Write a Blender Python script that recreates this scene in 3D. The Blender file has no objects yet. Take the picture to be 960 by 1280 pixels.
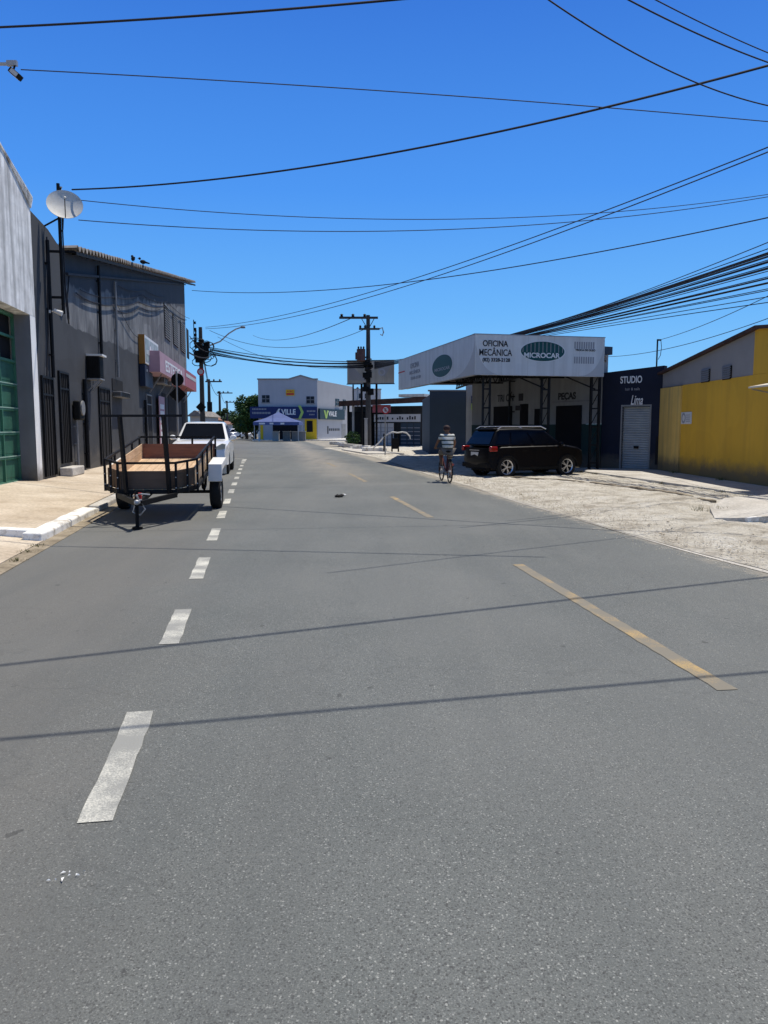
import bpy, bmesh, math, random
from mathutils import Vector, Matrix, noise as mnoise
random.seed(7)
R = math.radians
S = bpy.context.scene
COL = S.collection
F = 961.0; PITCH = R(6.235); CH = 1.6
cP, sP = math.cos(PITCH), math.sin(PITCH)

# ---------------------------------------------------------------- survey helpers
def ray(px, py):
    u = (px-480)/F; v = (640-py)/F
    return Vector((u, cP+v*sP, -sP+v*cP))
def G(px, py, z=0.0):
    r = ray(px, py); t = (z-CH)/r.z
    return Vector((r.x*t, r.y*t, z))
def D(px, py, Y):
    r = ray(px, py); t = Y/r.y
    return Vector((r.x*t, Y, CH+r.z*t))

class Frame:
    """vertical wall plane: local x along it (viewer's left to right), -y to the viewer"""
    def __init__(s, P0, P1):
        s.o = Vector((P0[0], P0[1], 0)); d = Vector((P1[0]-P0[0], P1[1]-P0[1], 0))
        s.L = d.length; s.d = d.normalized(); s.a = math.atan2(d.y, d.x)
        s.n = Vector((-s.d.y, s.d.x, 0))
    def hit(s, px, py, off=0.0):
        r = ray(px, py); o = s.o+s.n*off
        t = (o-Vector((0, 0, CH))).dot(s.n)/r.dot(s.n)
        p = Vector((0, 0, CH))+r*t
        return ((p-o).dot(s.d), p.z)
    def w(s, x, y=0, z=0): return s.o+s.d*x+s.n*y+Vector((0, 0, z))

# ---------------------------------------------------------------- tagging
def tag(o, label=None, cat=None, group=None, kind=None):
    if label: o['label'] = label
    if cat: o['category'] = cat
    if group: o['group'] = group
    if kind: o['kind'] = kind
    return o
def empty(name, loc=(0, 0, 0), rz=0.0):
    o = bpy.data.objects.new(name, None); COL.objects.link(o)
    o.empty_display_size = .2
    o.location = loc; o.rotation_euler = (0, 0, rz); return o
def thing(name, label, cat, loc=(0, 0, 0), rz=0.0, group=None):
    return tag(empty(name, loc, rz), label, cat, group)
def kids(o): return [c for c in bpy.data.objects if c.parent == o]
def copy_tree(o, parent=None):
    c = o.copy(); COL.objects.link(c)
    if parent: c.parent = parent
    for k in kids(o): copy_tree(k, c)
    return c

# ---------------------------------------------------------------- mesh builder
class MB:
    def __init__(s): s.bm = bmesh.new()
    def face(s, pts):
        vs = [s.bm.verts.new(p) for p in pts]; return s.bm.faces.new(vs)
    def box(s, c, d, rz=0.0, M=None):
        r = bmesh.ops.create_cube(s.bm, size=1)
        m = Matrix.Translation(c) @ Matrix.Rotation(rz, 4, 'Z') @ Matrix.Diagonal((d[0], d[1], d[2], 1))
        if M: m = M @ m
        bmesh.ops.transform(s.bm, matrix=m, verts=r['verts'])
    def bx(s, x0, x1, y0, y1, z0, z1, M=None):
        s.box(((x0+x1)/2, (y0+y1)/2, (z0+z1)/2), (abs(x1-x0), abs(y1-y0), abs(z1-z0)), 0, M)
    def bar(s, a, b, w, h=None):
        """square bar from a to b"""
        a = Vector(a); b = Vector(b); h = h or w; d = b-a
        q = d.to_track_quat('Y', 'Z').to_matrix().to_4x4()
        m = Matrix.Translation((a+b)/2) @ q @ Matrix.Diagonal((w, d.length, h, 1))
        r = bmesh.ops.create_cube(s.bm, size=1); bmesh.ops.transform(s.bm, matrix=m, verts=r['verts'])
    def cyl(s, a, b, r0, r1=None, n=12, cap=True):
        a = Vector(a); b = Vector(b); r1 = r0 if r1 is None else r1; d = b-a
        q = d.to_track_quat('Z', 'Y').to_matrix().to_4x4()
        m = Matrix.Translation((a+b)/2) @ q
        r = bmesh.ops.create_cone(s.bm, cap_ends=cap, segments=n, radius1=r0, radius2=r1, depth=d.length)
        bmesh.ops.transform(s.bm, matrix=m, verts=r['verts'])
    def tube(s, pts, r, n=8, cap=True):
        pts = [Vector(p) for p in pts]; rings = []
        for i, p in enumerate(pts):
            t = (pts[min(i+1, len(pts)-1)]-pts[max(i-1, 0)]).normalized()
            up = Vector((0, 0, 1)) if abs(t.z) < .95 else Vector((0, 1, 0))
            a = t.cross(up).normalized(); b = a.cross(t)
            rr = r[i] if isinstance(r, (list, tuple)) else r
            rings.append([s.bm.verts.new(p+a*math.cos(k*2*math.pi/n)*rr+b*math.sin(k*2*math.pi/n)*rr) for k in range(n)])
        for i in range(len(rings)-1):
            for k in range(n):
                s.bm.faces.new((rings[i][k], rings[i][(k+1) % n], rings[i+1][(k+1) % n], rings[i+1][k]))
        if cap:
            s.bm.faces.new(rings[0][::-1]); s.bm.faces.new(rings[-1])
    def prism(s, pts, axis, h0, h1):
        """polygon of 2-D pts extruded on axis x / y / z from h0 to h1"""
        def P(p, h):
            return {'x': (h, p[0], p[1]), 'y': (p[0], h, p[1]), 'z': (p[0], p[1], h)}[axis]
        a = [s.bm.verts.new(P(p, h0)) for p in pts]; b = [s.bm.verts.new(P(p, h1)) for p in pts]
        n = len(pts); s.bm.faces.new(a); s.bm.faces.new(b[::-1])
        for i in range(n): s.bm.faces.new((a[i], a[(i+1) % n], b[(i+1) % n], b[i]))
    def lathe(s, prof, n=24, M=None):
        """prof list of (r,z) revolved on z"""
        vs = []; rings = []
        for r, z in prof:
            ring = [s.bm.verts.new((r*math.cos(k*2*math.pi/n), r*math.sin(k*2*math.pi/n), z)) for k in range(n)]
            rings.append(ring); vs += ring
        for i in range(len(rings)-1):
            for k in range(n):
                s.bm.faces.new((rings[i][k], rings[i][(k+1) % n], rings[i+1][(k+1) % n], rings[i+1][k]))
        if M: bmesh.ops.transform(s.bm, matrix=M, verts=vs)
    def ball(s, c, r, sc=(1, 1, 1), n=12, M=None):
        q = bmesh.ops.create_uvsphere(s.bm, u_segments=n, v_segments=max(6, n*2//3), radius=r)
        m = Matrix.Translation(c) @ Matrix.Diagonal((sc[0], sc[1], sc[2], 1))
        if M: m = M @ m
        bmesh.ops.transform(s.bm, matrix=m, verts=q['verts'])
    def build(s, name, mat, parent=None, smooth=False, bevel=0, seg=2, angle=35):
        bmesh.ops.recalc_face_normals(s.bm, faces=s.bm.faces[:])
        me = bpy.data.meshes.new(name); s.bm.to_mesh(me); s.bm.free()
        o = bpy.data.objects.new(name, me); COL.objects.link(o)
        me.materials.append(mat)
        if smooth or bevel:
            for p in me.polygons: p.use_smooth = True
            if hasattr(me, 'set_sharp_from_angle'): me.set_sharp_from_angle(angle=R(40))
        if bevel:
            m = o.modifiers.new('bevel', 'BEVEL'); m.width = bevel; m.segments = seg
            m.limit_method = 'ANGLE'; m.angle_limit = R(angle); m.harden_normals = False
        if parent: o.parent = parent
        return o

def text(body, name, mat, parent, x, z, y, height, width=None, align='CENTER', bold=0.0, shear=0.0, depth=.004, rot=0.0):
    cu = bpy.data.curves.new('lettering', 'FONT'); cu.body = body; cu.size = 1; cu.align_x = align
    cu.offset = bold; cu.shear = shear; cu.extrude = depth
    t = bpy.data.objects.new('lettering', cu); COL.objects.link(t)
    bpy.context.view_layer.update()
    me = bpy.data.meshes.new_from_object(t.evaluated_get(bpy.context.evaluated_depsgraph_get()))
    bpy.data.objects.remove(t)
    xs = [v.co.x for v in me.vertices]; ys = [v.co.y for v in me.vertices]
    x0, x1, y0, y1 = min(xs), max(xs), min(ys), max(ys)
    sy = height/(y1-y0); sx = width/(x1-x0) if width else sy
    for v in me.vertices:
        X = (v.co.x-(x0+x1)/2)*sx; Z = (v.co.y-(y0+y1)/2)*sy; d = v.co.z
        Z += X*rot
        v.co = (x+X, y-d, z+Z)
    me.materials.clear(); me.materials.append(mat)
    o = bpy.data.objects.new(name, me); COL.objects.link(o); o.parent = parent
    return o

# ---------------------------------------------------------------- materials
def nt(name):
    m = bpy.data.materials.new(name); m.use_nodes = True
    t = m.node_tree; b = t.nodes['Principled BSDF']; return m, t, b
def ramp(t, src, stops):
    r = t.nodes.new('ShaderNodeValToRGB'); e = r.color_ramp.elements
    e[0].position, e[0].color = stops[0][0], (*stops[0][1], 1)
    e[1].position, e[1].color = stops[-1][0], (*stops[-1][1], 1)
    for p, c in stops[1:-1]:
        n = e.new(p); n.color = (*c, 1)
    t.links.new(src, r.inputs[0]); return r
def coords(t, scale=(1, 1, 1)):
    c = t.nodes.new('ShaderNodeTexCoord'); m = t.nodes.new('ShaderNodeMapping')
    m.inputs['Scale'].default_value = scale; t.links.new(c.outputs['Object'], m.inputs['Vector'])
    return m.outputs[0]
def noise(t, vec, scale, detail=4, rough=.55, dist=0):
    n = t.nodes.new('ShaderNodeTexNoise'); n.inputs['Scale'].default_value = scale
    n.inputs['Detail'].default_value = detail; n.inputs['Roughness'].default_value = rough
    n.inputs['Distortion'].default_value = dist
    t.links.new(vec, n.inputs['Vector']); return n.outputs['Fac']
def mix(t, f, a, b, mode='MIX'):
    n = t.nodes.new('ShaderNodeMix'); n.data_type = 'RGBA'; n.blend_type = mode
    for s, k in ((f, 'Factor'), (a, 'A'), (b, 'B')):
        i = [q for q in n.inputs if q.name == k and (q.type == 'RGBA' if k != 'Factor' else q.type == 'VALUE')][0]
        if isinstance(s, (int, float)): i.default_value = s
        elif isinstance(s, tuple): i.default_value = (*s, 1)
        else: t.links.new(s, i)
    return [o for o in n.outputs if o.type == 'RGBA'][0]
def bump(t, b, h, strength, dist=.01):
    n = t.nodes.new('ShaderNodeBump'); n.inputs['Strength'].default_value = strength
    n.inputs['Distance'].default_value = dist
    t.links.new(h, n.inputs['Height']); t.links.new(n.outputs[0], b.inputs['Normal'])
def sc(c, k): return tuple(min(1, x*k) for x in c)
def pm(name, col, rough=.8, var=.15, scale=2.0, bmp=0.1, bscale=30, streak=0, dirt=None, metallic=0, spec=.3, coat=0, splash=0, scol=(.12, .10, .075)):
    m, t, b = nt(name)
    v = coords(t)
    n = noise(t, v, scale, 5)
    c = ramp(t, n, [(.3, sc(col, 1-var)), (.7, sc(col, 1+var))]).outputs[0]
    if streak:
        vs = coords(t, (1, 1, .06)); n2 = noise(t, vs, 3.5, 6, .65)
        f = ramp(t, n2, [(.42, (0, 0, 0)), (.72, (streak,)*3)]).outputs[0]
        c = mix(t, f, c, dirt or sc(col, .3))
    if splash:
        tz = t.nodes.new('ShaderNodeSeparateXYZ'); t.links.new(v, tz.inputs[0])
        q = t.nodes.new('ShaderNodeMath'); q.operation = 'MULTIPLY_ADD'; t.links.new(noise(t, v, 2.2, 7, .7), q.inputs[0]); q.inputs[1].default_value = -.72; t.links.new(tz.outputs[2], q.inputs[2])
        c = mix(t, ramp(t, q.outputs[0], [(0, (splash,)*3), (.35, (0,)*3)]).outputs[0], c, scol)
        # patched, repainted areas
        c = mix(t, ramp(t, noise(t, v, .55, 2, .3), [(.55, (0,)*3), (.57, (.18,)*3)]).outputs[0], c, sc(col, .72))
    t.links.new(c, b.inputs['Base Color'])
    b.inputs['Roughness'].default_value = rough; b.inputs['Metallic'].default_value = metallic
    b.inputs['Specular IOR Level'].default_value = spec
    if coat: b.inputs['Coat Weight'].default_value = coat; b.inputs['Coat Roughness'].default_value = .05
    if bmp: bump(t, b, noise(t, v, bscale, 3), bmp, .01)
    return m

def asphalt_mat():
    m, t, b = nt('asphalt'); v = coords(t)
    big = noise(t, v, .35, 4, .6)
    base = ramp(t, big, [(.3, (.118, .129, .123)), (.7, (.168, .177, .168))]).outputs[0]
    vl = coords(t, (1.6, .12, 1)); lane = noise(t, vl, .9, 3)
    base = mix(t, ramp(t, lane, [(.45, (0,)*3), (.75, (.45,)*3)]).outputs[0], base, (.178, .180, .166))
    fine = noise(t, v, 140, 2, .7)
    base = mix(t, .55, base, ramp(t, fine, [(.35, (.3,)*3), (.65, (1.0,)*3)]).outputs[0], 'MULTIPLY')
    for scl, thr, rad, amt, colr in ((120, .80, .55, .65, (.36, .365, .34)), (70, .95, .36, .6, (.38, .375, .35)), (190, .62, .7, .42, (.27, .275, .26)), (140, .60, .75, .7, (.05, .051, .05)), (75, .90, .5, .5, (.055, .055, .055))):
        vo = t.nodes.new('ShaderNodeTexVoronoi'); vo.inputs['Scale'].default_value = scl; vo.inputs['Randomness'].default_value = 1.0
        t.links.new(v, vo.inputs['Vector'])
        sel = t.nodes.new('ShaderNodeSeparateColor'); t.links.new(vo.outputs['Color'], sel.inputs[0])
        a = t.nodes.new('ShaderNodeMath'); a.operation = 'GREATER_THAN'; a.inputs[1].default_value = thr; t.links.new(sel.outputs[0], a.inputs[0])
        rr0 = t.nodes.new('ShaderNodeMath'); rr0.operation = 'MULTIPLY'; rr0.inputs[1].default_value = rad; t.links.new(sel.outputs[1], rr0.inputs[0])
        d = t.nodes.new('ShaderNodeMath'); d.operation = 'LESS_THAN'; t.links.new(vo.outputs['Distance'], d.inputs[0]); t.links.new(rr0.outputs[0], d.inputs[1])
        e = t.nodes.new('ShaderNodeMath'); e.operation = 'MULTIPLY'; t.links.new(a.outputs[0], e.inputs[0]); t.links.new(d.outputs[0], e.inputs[1])
        g = t.nodes.new('ShaderNodeMath'); g.operation = 'MULTIPLY'; g.inputs[1].default_value = amt; t.links.new(e.outputs[0], g.inputs[0])
        base = mix(t, g.outputs[0], base, colr)
    # sandy dust ground into the crown of the road farther on
    sx_ = t.nodes.new('ShaderNodeSeparateXYZ'); t.links.new(v, sx_.inputs[0])
    def mt(op, p, q):
        n = t.nodes.new('ShaderNodeMath'); n.operation = op
        for i, w_ in enumerate((p, q)):
            if isinstance(w_, (int, float)): n.inputs[i].default_value = w_
            else: t.links.new(w_, n.inputs[i])
        return n.outputs[0]
    off = mt('ABSOLUTE', mt('ADD', sx_.outputs[0], mt('MULTIPLY', sx_.outputs[1], .15)) , 0)
    off = mt('ABSOLUTE', mt('SUBTRACT', mt('ADD', sx_.outputs[0], mt('MULTIPLY', sx_.outputs[1], .15)), 2.6), 0)
    band = ramp(t, mt('ADD', off, mt('MULTIPLY', noise(t, v, .8, 5, .7), 1.6)), [(.8, (1,)*3), (1.0, (.35,)*3)])
    band.color_ramp.elements[1].position = 1.0
    band = ramp(t, mt('MULTIPLY', mt('ADD', off, mt('MULTIPLY', noise(t, v, .9, 5, .7), 2.0)), .4), [(.45, (1,)*3), (.95, (0,)*3)])
    far = ramp(t, mt('MULTIPLY', sx_.outputs[1], .02), [(.40, (0,)*3), (.62, (.75,)*3)])
    base = mix(t, mt('MULTIPLY', band.outputs[0], far.outputs[0]), base, (.27, .245, .205))
    edg = mt('ADD', mt('ADD', sx_.outputs[0], mt('MULTIPLY', sx_.outputs[1], .162)), mt('MULTIPLY', noise(t, v, 3.0, 8, .75), 1.2))
    base = mix(t, ramp(t, mt('MULTIPLY', edg, .1), [(.595, (0,)*3), (.635, (.8,)*3)]).outputs[0], base, (.34, .30, .235))
    # browner, scuffed parking strip left of the white line and darker wheel paths
    acr = mt('ADD', sx_.outputs[0], mt('MULTIPLY', sx_.outputs[1], .162))
    lft = ramp(t, mt('ADD', mt('MULTIPLY', acr, -.35), mt('MULTIPLY', noise(t, v, 1.1, 5, .6), .5)), [(.35, (0,)*3), (.75, (.55,)*3)])
    base = mix(t, lft.outputs[0], base, (.135, .127, .114))
    wpn = noise(t, coords(t, (1.1, .10, 1)), 1.7, 4, .6)
    base = mix(t, ramp(t, wpn, [(.45, (0,)*3), (.72, (.4,)*3)]).outputs[0], base, (.088, .094, .092))
    pat = noise(t, v, .22, 2, .4)
    base = mix(t, ramp(t, pat, [(.50, (0,)*3), (.56, (.22,)*3)]).outputs[0], base, (.165, .168, .158))
    # oil and tar spots
    sp = noise(t, coords(t, (1, .8, 1)), 8.5, 3, .5)
    base = mix(t, ramp(t, sp, [(.70, (0,)*3), (.73, (.5,)*3)]).outputs[0], base, (.03, .03, .03))
    # pale scuffs running across
    scu = noise(t, coords(t, (.35, 2.6, 1)), 2.2, 5, .7)
    base = mix(t, ramp(t, scu, [(.66, (0,)*3), (.80, (.3,)*3)]).outputs[0], base, (.24, .23, .21))
    # hairline cracks
    vc = t.nodes.new('ShaderNodeTexVoronoi'); vc.feature = 'DISTANCE_TO_EDGE'; vc.inputs['Scale'].default_value = .33
    nd = t.nodes.new('ShaderNodeTexNoise'); nd.inputs['Scale'].default_value = 1.4; nd.inputs['Detail'].default_value = 5
    t.links.new(v, nd.inputs['Vector'])
    ad = t.nodes.new('ShaderNodeVectorMath'); ad.operation = 'ADD'; t.links.new(v, ad.inputs[0]); t.links.new(nd.outputs['Color'], ad.inputs[1])
    t.links.new(ad.outputs[0], vc.inputs['Vector'])
    base = mix(t, ramp(t, vc.outputs['Distance'], [(.0, (.16,)*3), (.005, (0,)*3)]).outputs[0], base, (.035, .035, .035))
    t.links.new(base, b.inputs['Base Color'])
    b.inputs['Roughness'].default_value = .78; b.inputs['Specular IOR Level'].default_value = .35
    h = t.nodes.new('ShaderNodeMath'); h.operation = 'ADD'; t.links.new(fine, h.inputs[0]); t.links.new(noise(t, v, 45, 3), h.inputs[1])
    bump(t, b, h.outputs[0], .5, .006)
    return m

def ground_mat(name, cols, scale=1.2, speck=28, sb=.6, dist=.03):
    m, t, b = nt(name); v = coords(t)
    n = noise(t, v, scale, 8, .65)
    base = ramp(t, n, [(.28, cols[0]), (.5, cols[1]), (.72, cols[2])]).outputs[0]
    f = noise(t, v, speck, 4, .7)
    base = mix(t, .6, base, ramp(t, f, [(.3, (.45,)*3), (.62, (1,)*3)]).outputs[0], 'MULTIPLY')
    t.links.new(base, b.inputs['Base Color']); b.inputs['Roughness'].default_value = .95
    b.inputs['Specular IOR Level'].default_value = .15
    h = t.nodes.new('ShaderNodeMath'); h.operation = 'ADD'; t.links.new(f, h.inputs[0]); t.links.new(noise(t, v, speck*.2, 5, .6), h.inputs[1])
    bump(t, b, h.outputs[0], sb, dist)
    return m

def worn_paint(name, col, under, wear=.5, scale=26):
    m, t, b = nt(name); v = coords(t)
    n = noise(t, v, scale, 6, .75); n2 = noise(t, v, 2.5, 4)
    a = t.nodes.new('ShaderNodeMath'); a.operation = 'MULTIPLY'; t.links.new(n, a.inputs[0]); t.links.new(n2, a.inputs[1])
    f = ramp(t, a.outputs[0], [(wear*.25+.08, (0,)*3), (wear*.25+.2, (1,)*3)]).outputs[0]
    c = mix(t, f, under, col)
    t.links.new(c, b.inputs['Base Color']); b.inputs['Roughness'].default_value = .8
    bump(t, b, noise(t, v, 140, 2), .35, .004)
    return m

def wood_mat(name, c1, c2, axis='x', plank=.14):
    m, t, b = nt(name)
    s = {'x': (1.2, 14, 14), 'y': (14, 1.2, 14), 'z': (14, 14, 1.2)}[axis]
    n = noise(t, coords(t, s), 1.6, 6, .6, .6)
    c = ramp(t, n, [(.3, c1), (.7, c2)]).outputs[0]
    big = noise(t, coords(t), 2.2, 3); c = mix(t, .5, c, ramp(t, big, [(.35, (.6,)*3), (.65, (1,)*3)]).outputs[0], 'MULTIPLY')
    t.links.new(c, b.inputs['Base Color']); b.inputs['Roughness'].default_value = .65
    bump(t, b, n, .3, .004); return m

def glass_mat(name, col=(.004, .005, .008), rough=.12, spec=.14):
    m, t, b = nt(name); n = noise(t, coords(t), 1.5, 2)
    c = ramp(t, n, [(.3, sc(col, .8)), (.7, sc(col, 1.2))]).outputs[0]; t.links.new(c, b.inputs['Base Color'])
    b.inputs['Roughness'].default_value = rough; b.inputs['Specular IOR Level'].default_value = spec
    return m

def leaf_mat(name, a, b_, c_):
    m, t, b = nt(name); v = coords(t)
    n = noise(t, v, 1.3, 4, .7)
    c = ramp(t, n, [(.3, a), (.5, b_), (.72, c_)]).outputs[0]
    t.links.new(c, b.inputs['Base Color']); b.inputs['Roughness'].default_value = .6
    b.inputs['Specular IOR Level'].default_value = .2
    return m

def facade_dark_mat():
    """charcoal paint below, grey weathered render above, uneven painted edge that drops along the street"""
    m, t, b = nt('charcoal_and_grey_render')
    tc = t.nodes.new('ShaderNodeTexCoord'); sp = t.nodes.new('ShaderNodeSeparateXYZ'); t.links.new(tc.outputs['Object'], sp.inputs[0])
    v = tc.outputs['Object']
    nz = noise(t, v, .9, 5, .6)
    # grey weathered
    st = noise(t, coords(t, (1, 1, .22)), 1.3, 9, .72)
    g = ramp(t, nz, [(.3, (.06, .063, .07)), (.7, (.12, .124, .132))]).outputs[0]
    g = mix(t, ramp(t, st, [(.42, (0,)*3), (.62, (.85,)*3)]).outputs[0], g, (.24, .24, .243))
    g = mix(t, ramp(t, noise(t, coords(t, (1.3, 1, .2)), 1.9, 9, .78), [(.5, (0,)*3), (.7, (.75,)*3)]).outputs[0], g, (.035, .035, .04))
    d = ramp(t, nz, [(.3, (.024, .026, .031)), (.7, (.046, .049, .056))]).outputs[0]
    # edge height : grey above line z = 3.95 + .03*x + noise
    def mth(op, a, c):
        n = t.nodes.new('ShaderNodeMath'); n.operation = op
        for i, q in enumerate((a, c)):
            if isinstance(q, (int, float)): n.inputs[i].default_value = q
            else: t.links.new(q, n.inputs[i])
        return n.outputs[0]
    xk = mth('MULTIPLY', sp.outputs[0], .022)
    e = mth('SUBTRACT', sp.outputs[2], mth('ADD', mth('ADD', xk, 4.55), mth('MULTIPLY', mth('SUBTRACT', nz, .5), .5)))
    f = ramp(t, e, [(.0, (0,)*3), (.04, (1,)*3)]).outputs[0]
    c = mix(t, f, d, g)
    # eave shadow painted into the colour as a dark band
    bz = mth('SUBTRACT', sp.outputs[2], mth('ADD', mth('ADD', mth('MULTIPLY', sp.outputs[0], EAVE_SHADE[0]), EAVE_SHADE[1]), mth('MULTIPLY', mth('SUBTRACT', noise(t, coords(t, (1, 1, .3)), .9, 6, .6), .5), 1.1)))
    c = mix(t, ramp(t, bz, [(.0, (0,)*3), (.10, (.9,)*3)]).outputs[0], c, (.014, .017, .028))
    # first metres stay dark
    f2 = ramp(t, mth('SUBTRACT', sp.outputs[0], 3.1), [(.0, (1,)*3), (.03, (0,)*3)]).outputs[0]
    c = mix(t, f2, c, (.040, .043, .049))
    q = mth('SUBTRACT', sp.outputs[2], mth('MULTIPLY', noise(t, v, 2.2, 7, .7), 1.3))
    c = mix(t, ramp(t, q, [(0, (.7,)*3), (.3, (0,)*3)]).outputs[0], c, (.10, .09, .075))
    c = mix(t, ramp(t, noise(t, coords(t, (.5, 1, 1)), .8, 2, .3), [(.56, (0,)*3), (.575, (.35,)*3)]).outputs[0], c, (.02, .021, .025))
    t.links.new(c, b.inputs['Base Color']); b.inputs['Roughness'].default_value = .85
    bump(t, b, noise(t, v, 14, 4), .25, .01)
    return m

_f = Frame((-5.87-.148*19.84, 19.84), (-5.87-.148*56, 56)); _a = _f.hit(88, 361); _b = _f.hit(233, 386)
EAVE_SHADE = ((_b[1]-_a[1])/(_b[0]-_a[0]), 0); EAVE_SHADE = (EAVE_SHADE[0], _a[1]-EAVE_SHADE[0]*_a[0])
M = {}
M['asphalt'] = asphalt_mat()
M['gravel'] = ground_mat('pale_gravel', [(.36, .31, .24), (.72, .67, .57), (.88, .84, .75)], 1.6, 17, 1.0, .10)
M['earth'] = ground_mat('dusty_earth', [(.16, .13, .09), (.27, .23, .17), (.36, .31, .24)], .3, 14)
M['walk'] = ground_mat('beige_concrete', [(.40, .32, .23), (.56, .47, .36), (.68, .59, .47)], .8, 16, .3, .012)
M['walk_grey'] = ground_mat('grey_concrete', [(.40, .37, .32), (.55, .52, .47), (.66, .63, .57)], .8, 16, .3, .012)
M['gutter'] = ground_mat('gutter_concrete', [(.16, .13, .09), (.30, .25, .18), (.42, .36, .27)], 2.5, 22, .5, .012)
M['kerb_white'] = worn_paint('white_kerb_paint', (.80, .785, .74), (.36, .31, .24), .26, 11)
M['dash_white'] = worn_paint('worn_white_line', (.60, .585, .51), (.26, .26, .24), .55, 130)
M['dash_yellow'] = worn_paint('worn_yellow_line', (.42, .285, .11), (.19, .17, .13), .68, 110)
M['dust'] = worn_paint('road_dust', (.25, .225, .185), (.16, .155, .145), .5, 6)
M['render_grey'] = pm('weathered_grey_render', (.80, .80, .79), .9, .25, 2.3, .6, 12, streak=.85, dirt=(.17, .17, .17))
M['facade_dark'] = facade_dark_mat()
M['pillar_white'] = pm('chalky_white_render', (.9, .9, .88), .9, .05, 1.5, .3, 18, streak=.3, dirt=(.5, .5, .5), splash=.8)
M['jamb'] = pm('shaded_jamb_render', (.17, .18, .20), .9, .12, 1.5, .3, 18, streak=.4, dirt=(.15, .15, .15), splash=.8)  # shade of the gate reveal is put into this darker colour
M['green_gate'] = pm('faded_green_metal', (.035, .13, .085), .55, .25, 2, .15, 12, streak=.4, dirt=(.02, .05, .035))
M['green_frame'] = pm('green_steel_frame', (.05, .17, .11), .5, .2, 2, .05)
M['green_light'] = pm('green_steel_ledge', (.28, .42, .35), .5, .2, 2, .05)
M['black'] = pm('black_painted_steel', (.007, .007, .008), .6, .3, 4, .05, spec=.2)
M['void'] = pm('dark_interior', (.008, .008, .01), .9, .2, 2, 0)
M['cable'] = pm('black_cable_sheath', (.012, .012, .016), .7, .2, 3, 0)
M['thin'] = pm('dull_cable_sheath', (.035, .045, .07), .8, .2, 3, 0)
M['tile'] = pm('weathered_roof_sheet', (.22, .20, .18), .85, .45, 3, .4, 12)
M['rust'] = pm('rusty_sheet_metal', (.065, .034, .027), .8, .4, 2.5, .3, 12, streak=.5, dirt=(.03, .02, .015))
M['white'] = pm('white_enamel', (.74, .73, .70), .55, .06, 2, .03)
M['dirty_white'] = pm('dirty_white_plastic', (.55, .54, .50), .6, .15, 4, .05, streak=.4, dirt=(.3, .28, .25))
M['ac_grey'] = pm('grey_ac_casing', (.22, .22, .22), .6, .15, 4, .05)
M['sign_white'] = pm('white_vinyl_banner', (.66, .66, .65), .5, .07, 1.2, .15, 2, streak=.45, dirt=(.40, .39, .37))
M['sign_grey'] = pm('grey_vinyl', (.50, .49, .48), .55, .06, 1.2, .05, 3)
M['teal'] = pm('dark_teal_vinyl', (.012, .07, .07), .5, .1, 2, 0)
M['ink'] = pm('black_vinyl_lettering', (.02, .02, .024), .5, .1, 2, 0)
M['ink_white'] = pm('white_lettering', (.7, .7, .7), .5, .05, 2, 0)
M['ink_grey'] = pm('faded_grey_lettering', (.30, .30, .32), .5, .05, 2, 0)
M['navy'] = pm('navy_wall_paint', (.007, .011, .027), .75, .15, 1.5, .15, 20, splash=.8)
M['shutter'] = pm('galvanised_shutter', (.33, .35, .36), .5, .12, 3, .05, metallic=.2)
M['oficina_white'] = pm('grubby_white_wall', (.33, .325, .315), .9, .14, 1, .15, 14, streak=.5, dirt=(.2, .2, .2), splash=.8)
M['oficina_green'] = pm('dark_green_dado', (.008, .04, .04), .7, .2, 1, .15, 14, splash=.8)
M['slate'] = pm('slate_blue_wall', (.045, .065, .09), .85, .1, .8, .1, 12)
M['yellow'] = pm('mustard_wall_paint', (.66, .375, .035), .85, .07, .7, .18, 16, streak=.25, dirt=(.34, .19, .04), splash=.8)
M['yellow_pale'] = pm('pale_yellow_paint', (.66, .44, .12), .85, .1, 1.2, .2, 16, streak=.7, dirt=(.30, .22, .1), splash=.8)  # paler, more streaked yellow than the main wall
M['gable_grey'] = pm('grey_gable_render', (.26, .25, .245), .9, .08, 1, .15, 16)
M['facade_shade'] = pm('dark_stained_wall', (.07, .07, .07), .9, .3, 1, .15, 14, streak=.5, dirt=(.03, .03, .03))
M['cream'] = pm('cream_awning', (.66, .6, .48), .7, .05, 1, .05)
M['vile_wall'] = pm('pale_lilac_wall', (.40, .40, .42), .85, .06, .5, .05, 6, streak=.3, dirt=(.32, .33, .36))
M['vile_side'] = pm('white_side_wall', (.36, .36, .375), .85, .06, .5, .05, 6)
M['navy_sign'] = pm('navy_shop_sign', (.012, .025, .11), .5, .1, 1, 0)
M['dark_sign'] = pm('dark_slate_shop_sign', (.02, .045, .06), .5, .1, 1, 0)
M['lime'] = pm('lime_green_vinyl', (.35, .5, .12), .5, .1, 1, 0)
M['sign_yellow'] = pm('yellow_shop_paint', (.72, .46, .02), .7, .08, 1, 0)
M['red'] = pm('red_vinyl', (.5, .03, .03), .5, .1, 2, 0)
M['tent'] = pm('blue_violet_canvas', (.075, .11, .27), .7, .12, 1.5, .2, 6)
M['pink'] = pm('faded_pink_sign', (.42, .25, .29), .6, .12, 1.2, .05)
M['pink_red'] = pm('faded_red_sign', (.36, .10, .12), .6, .12, 1.2, .05)
M['sign_teal'] = pm('washed_out_poster', (.30, .36, .37), .6, .35, 2.4, .05)
M['orange_side'] = pm('ochre_sign_edge', (.33, .15, .03), .6, .1, 2, .05)
M['bluebox'] = pm('dark_blue_box', (.012, .022, .05), .6, .1, 2, .05)
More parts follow.
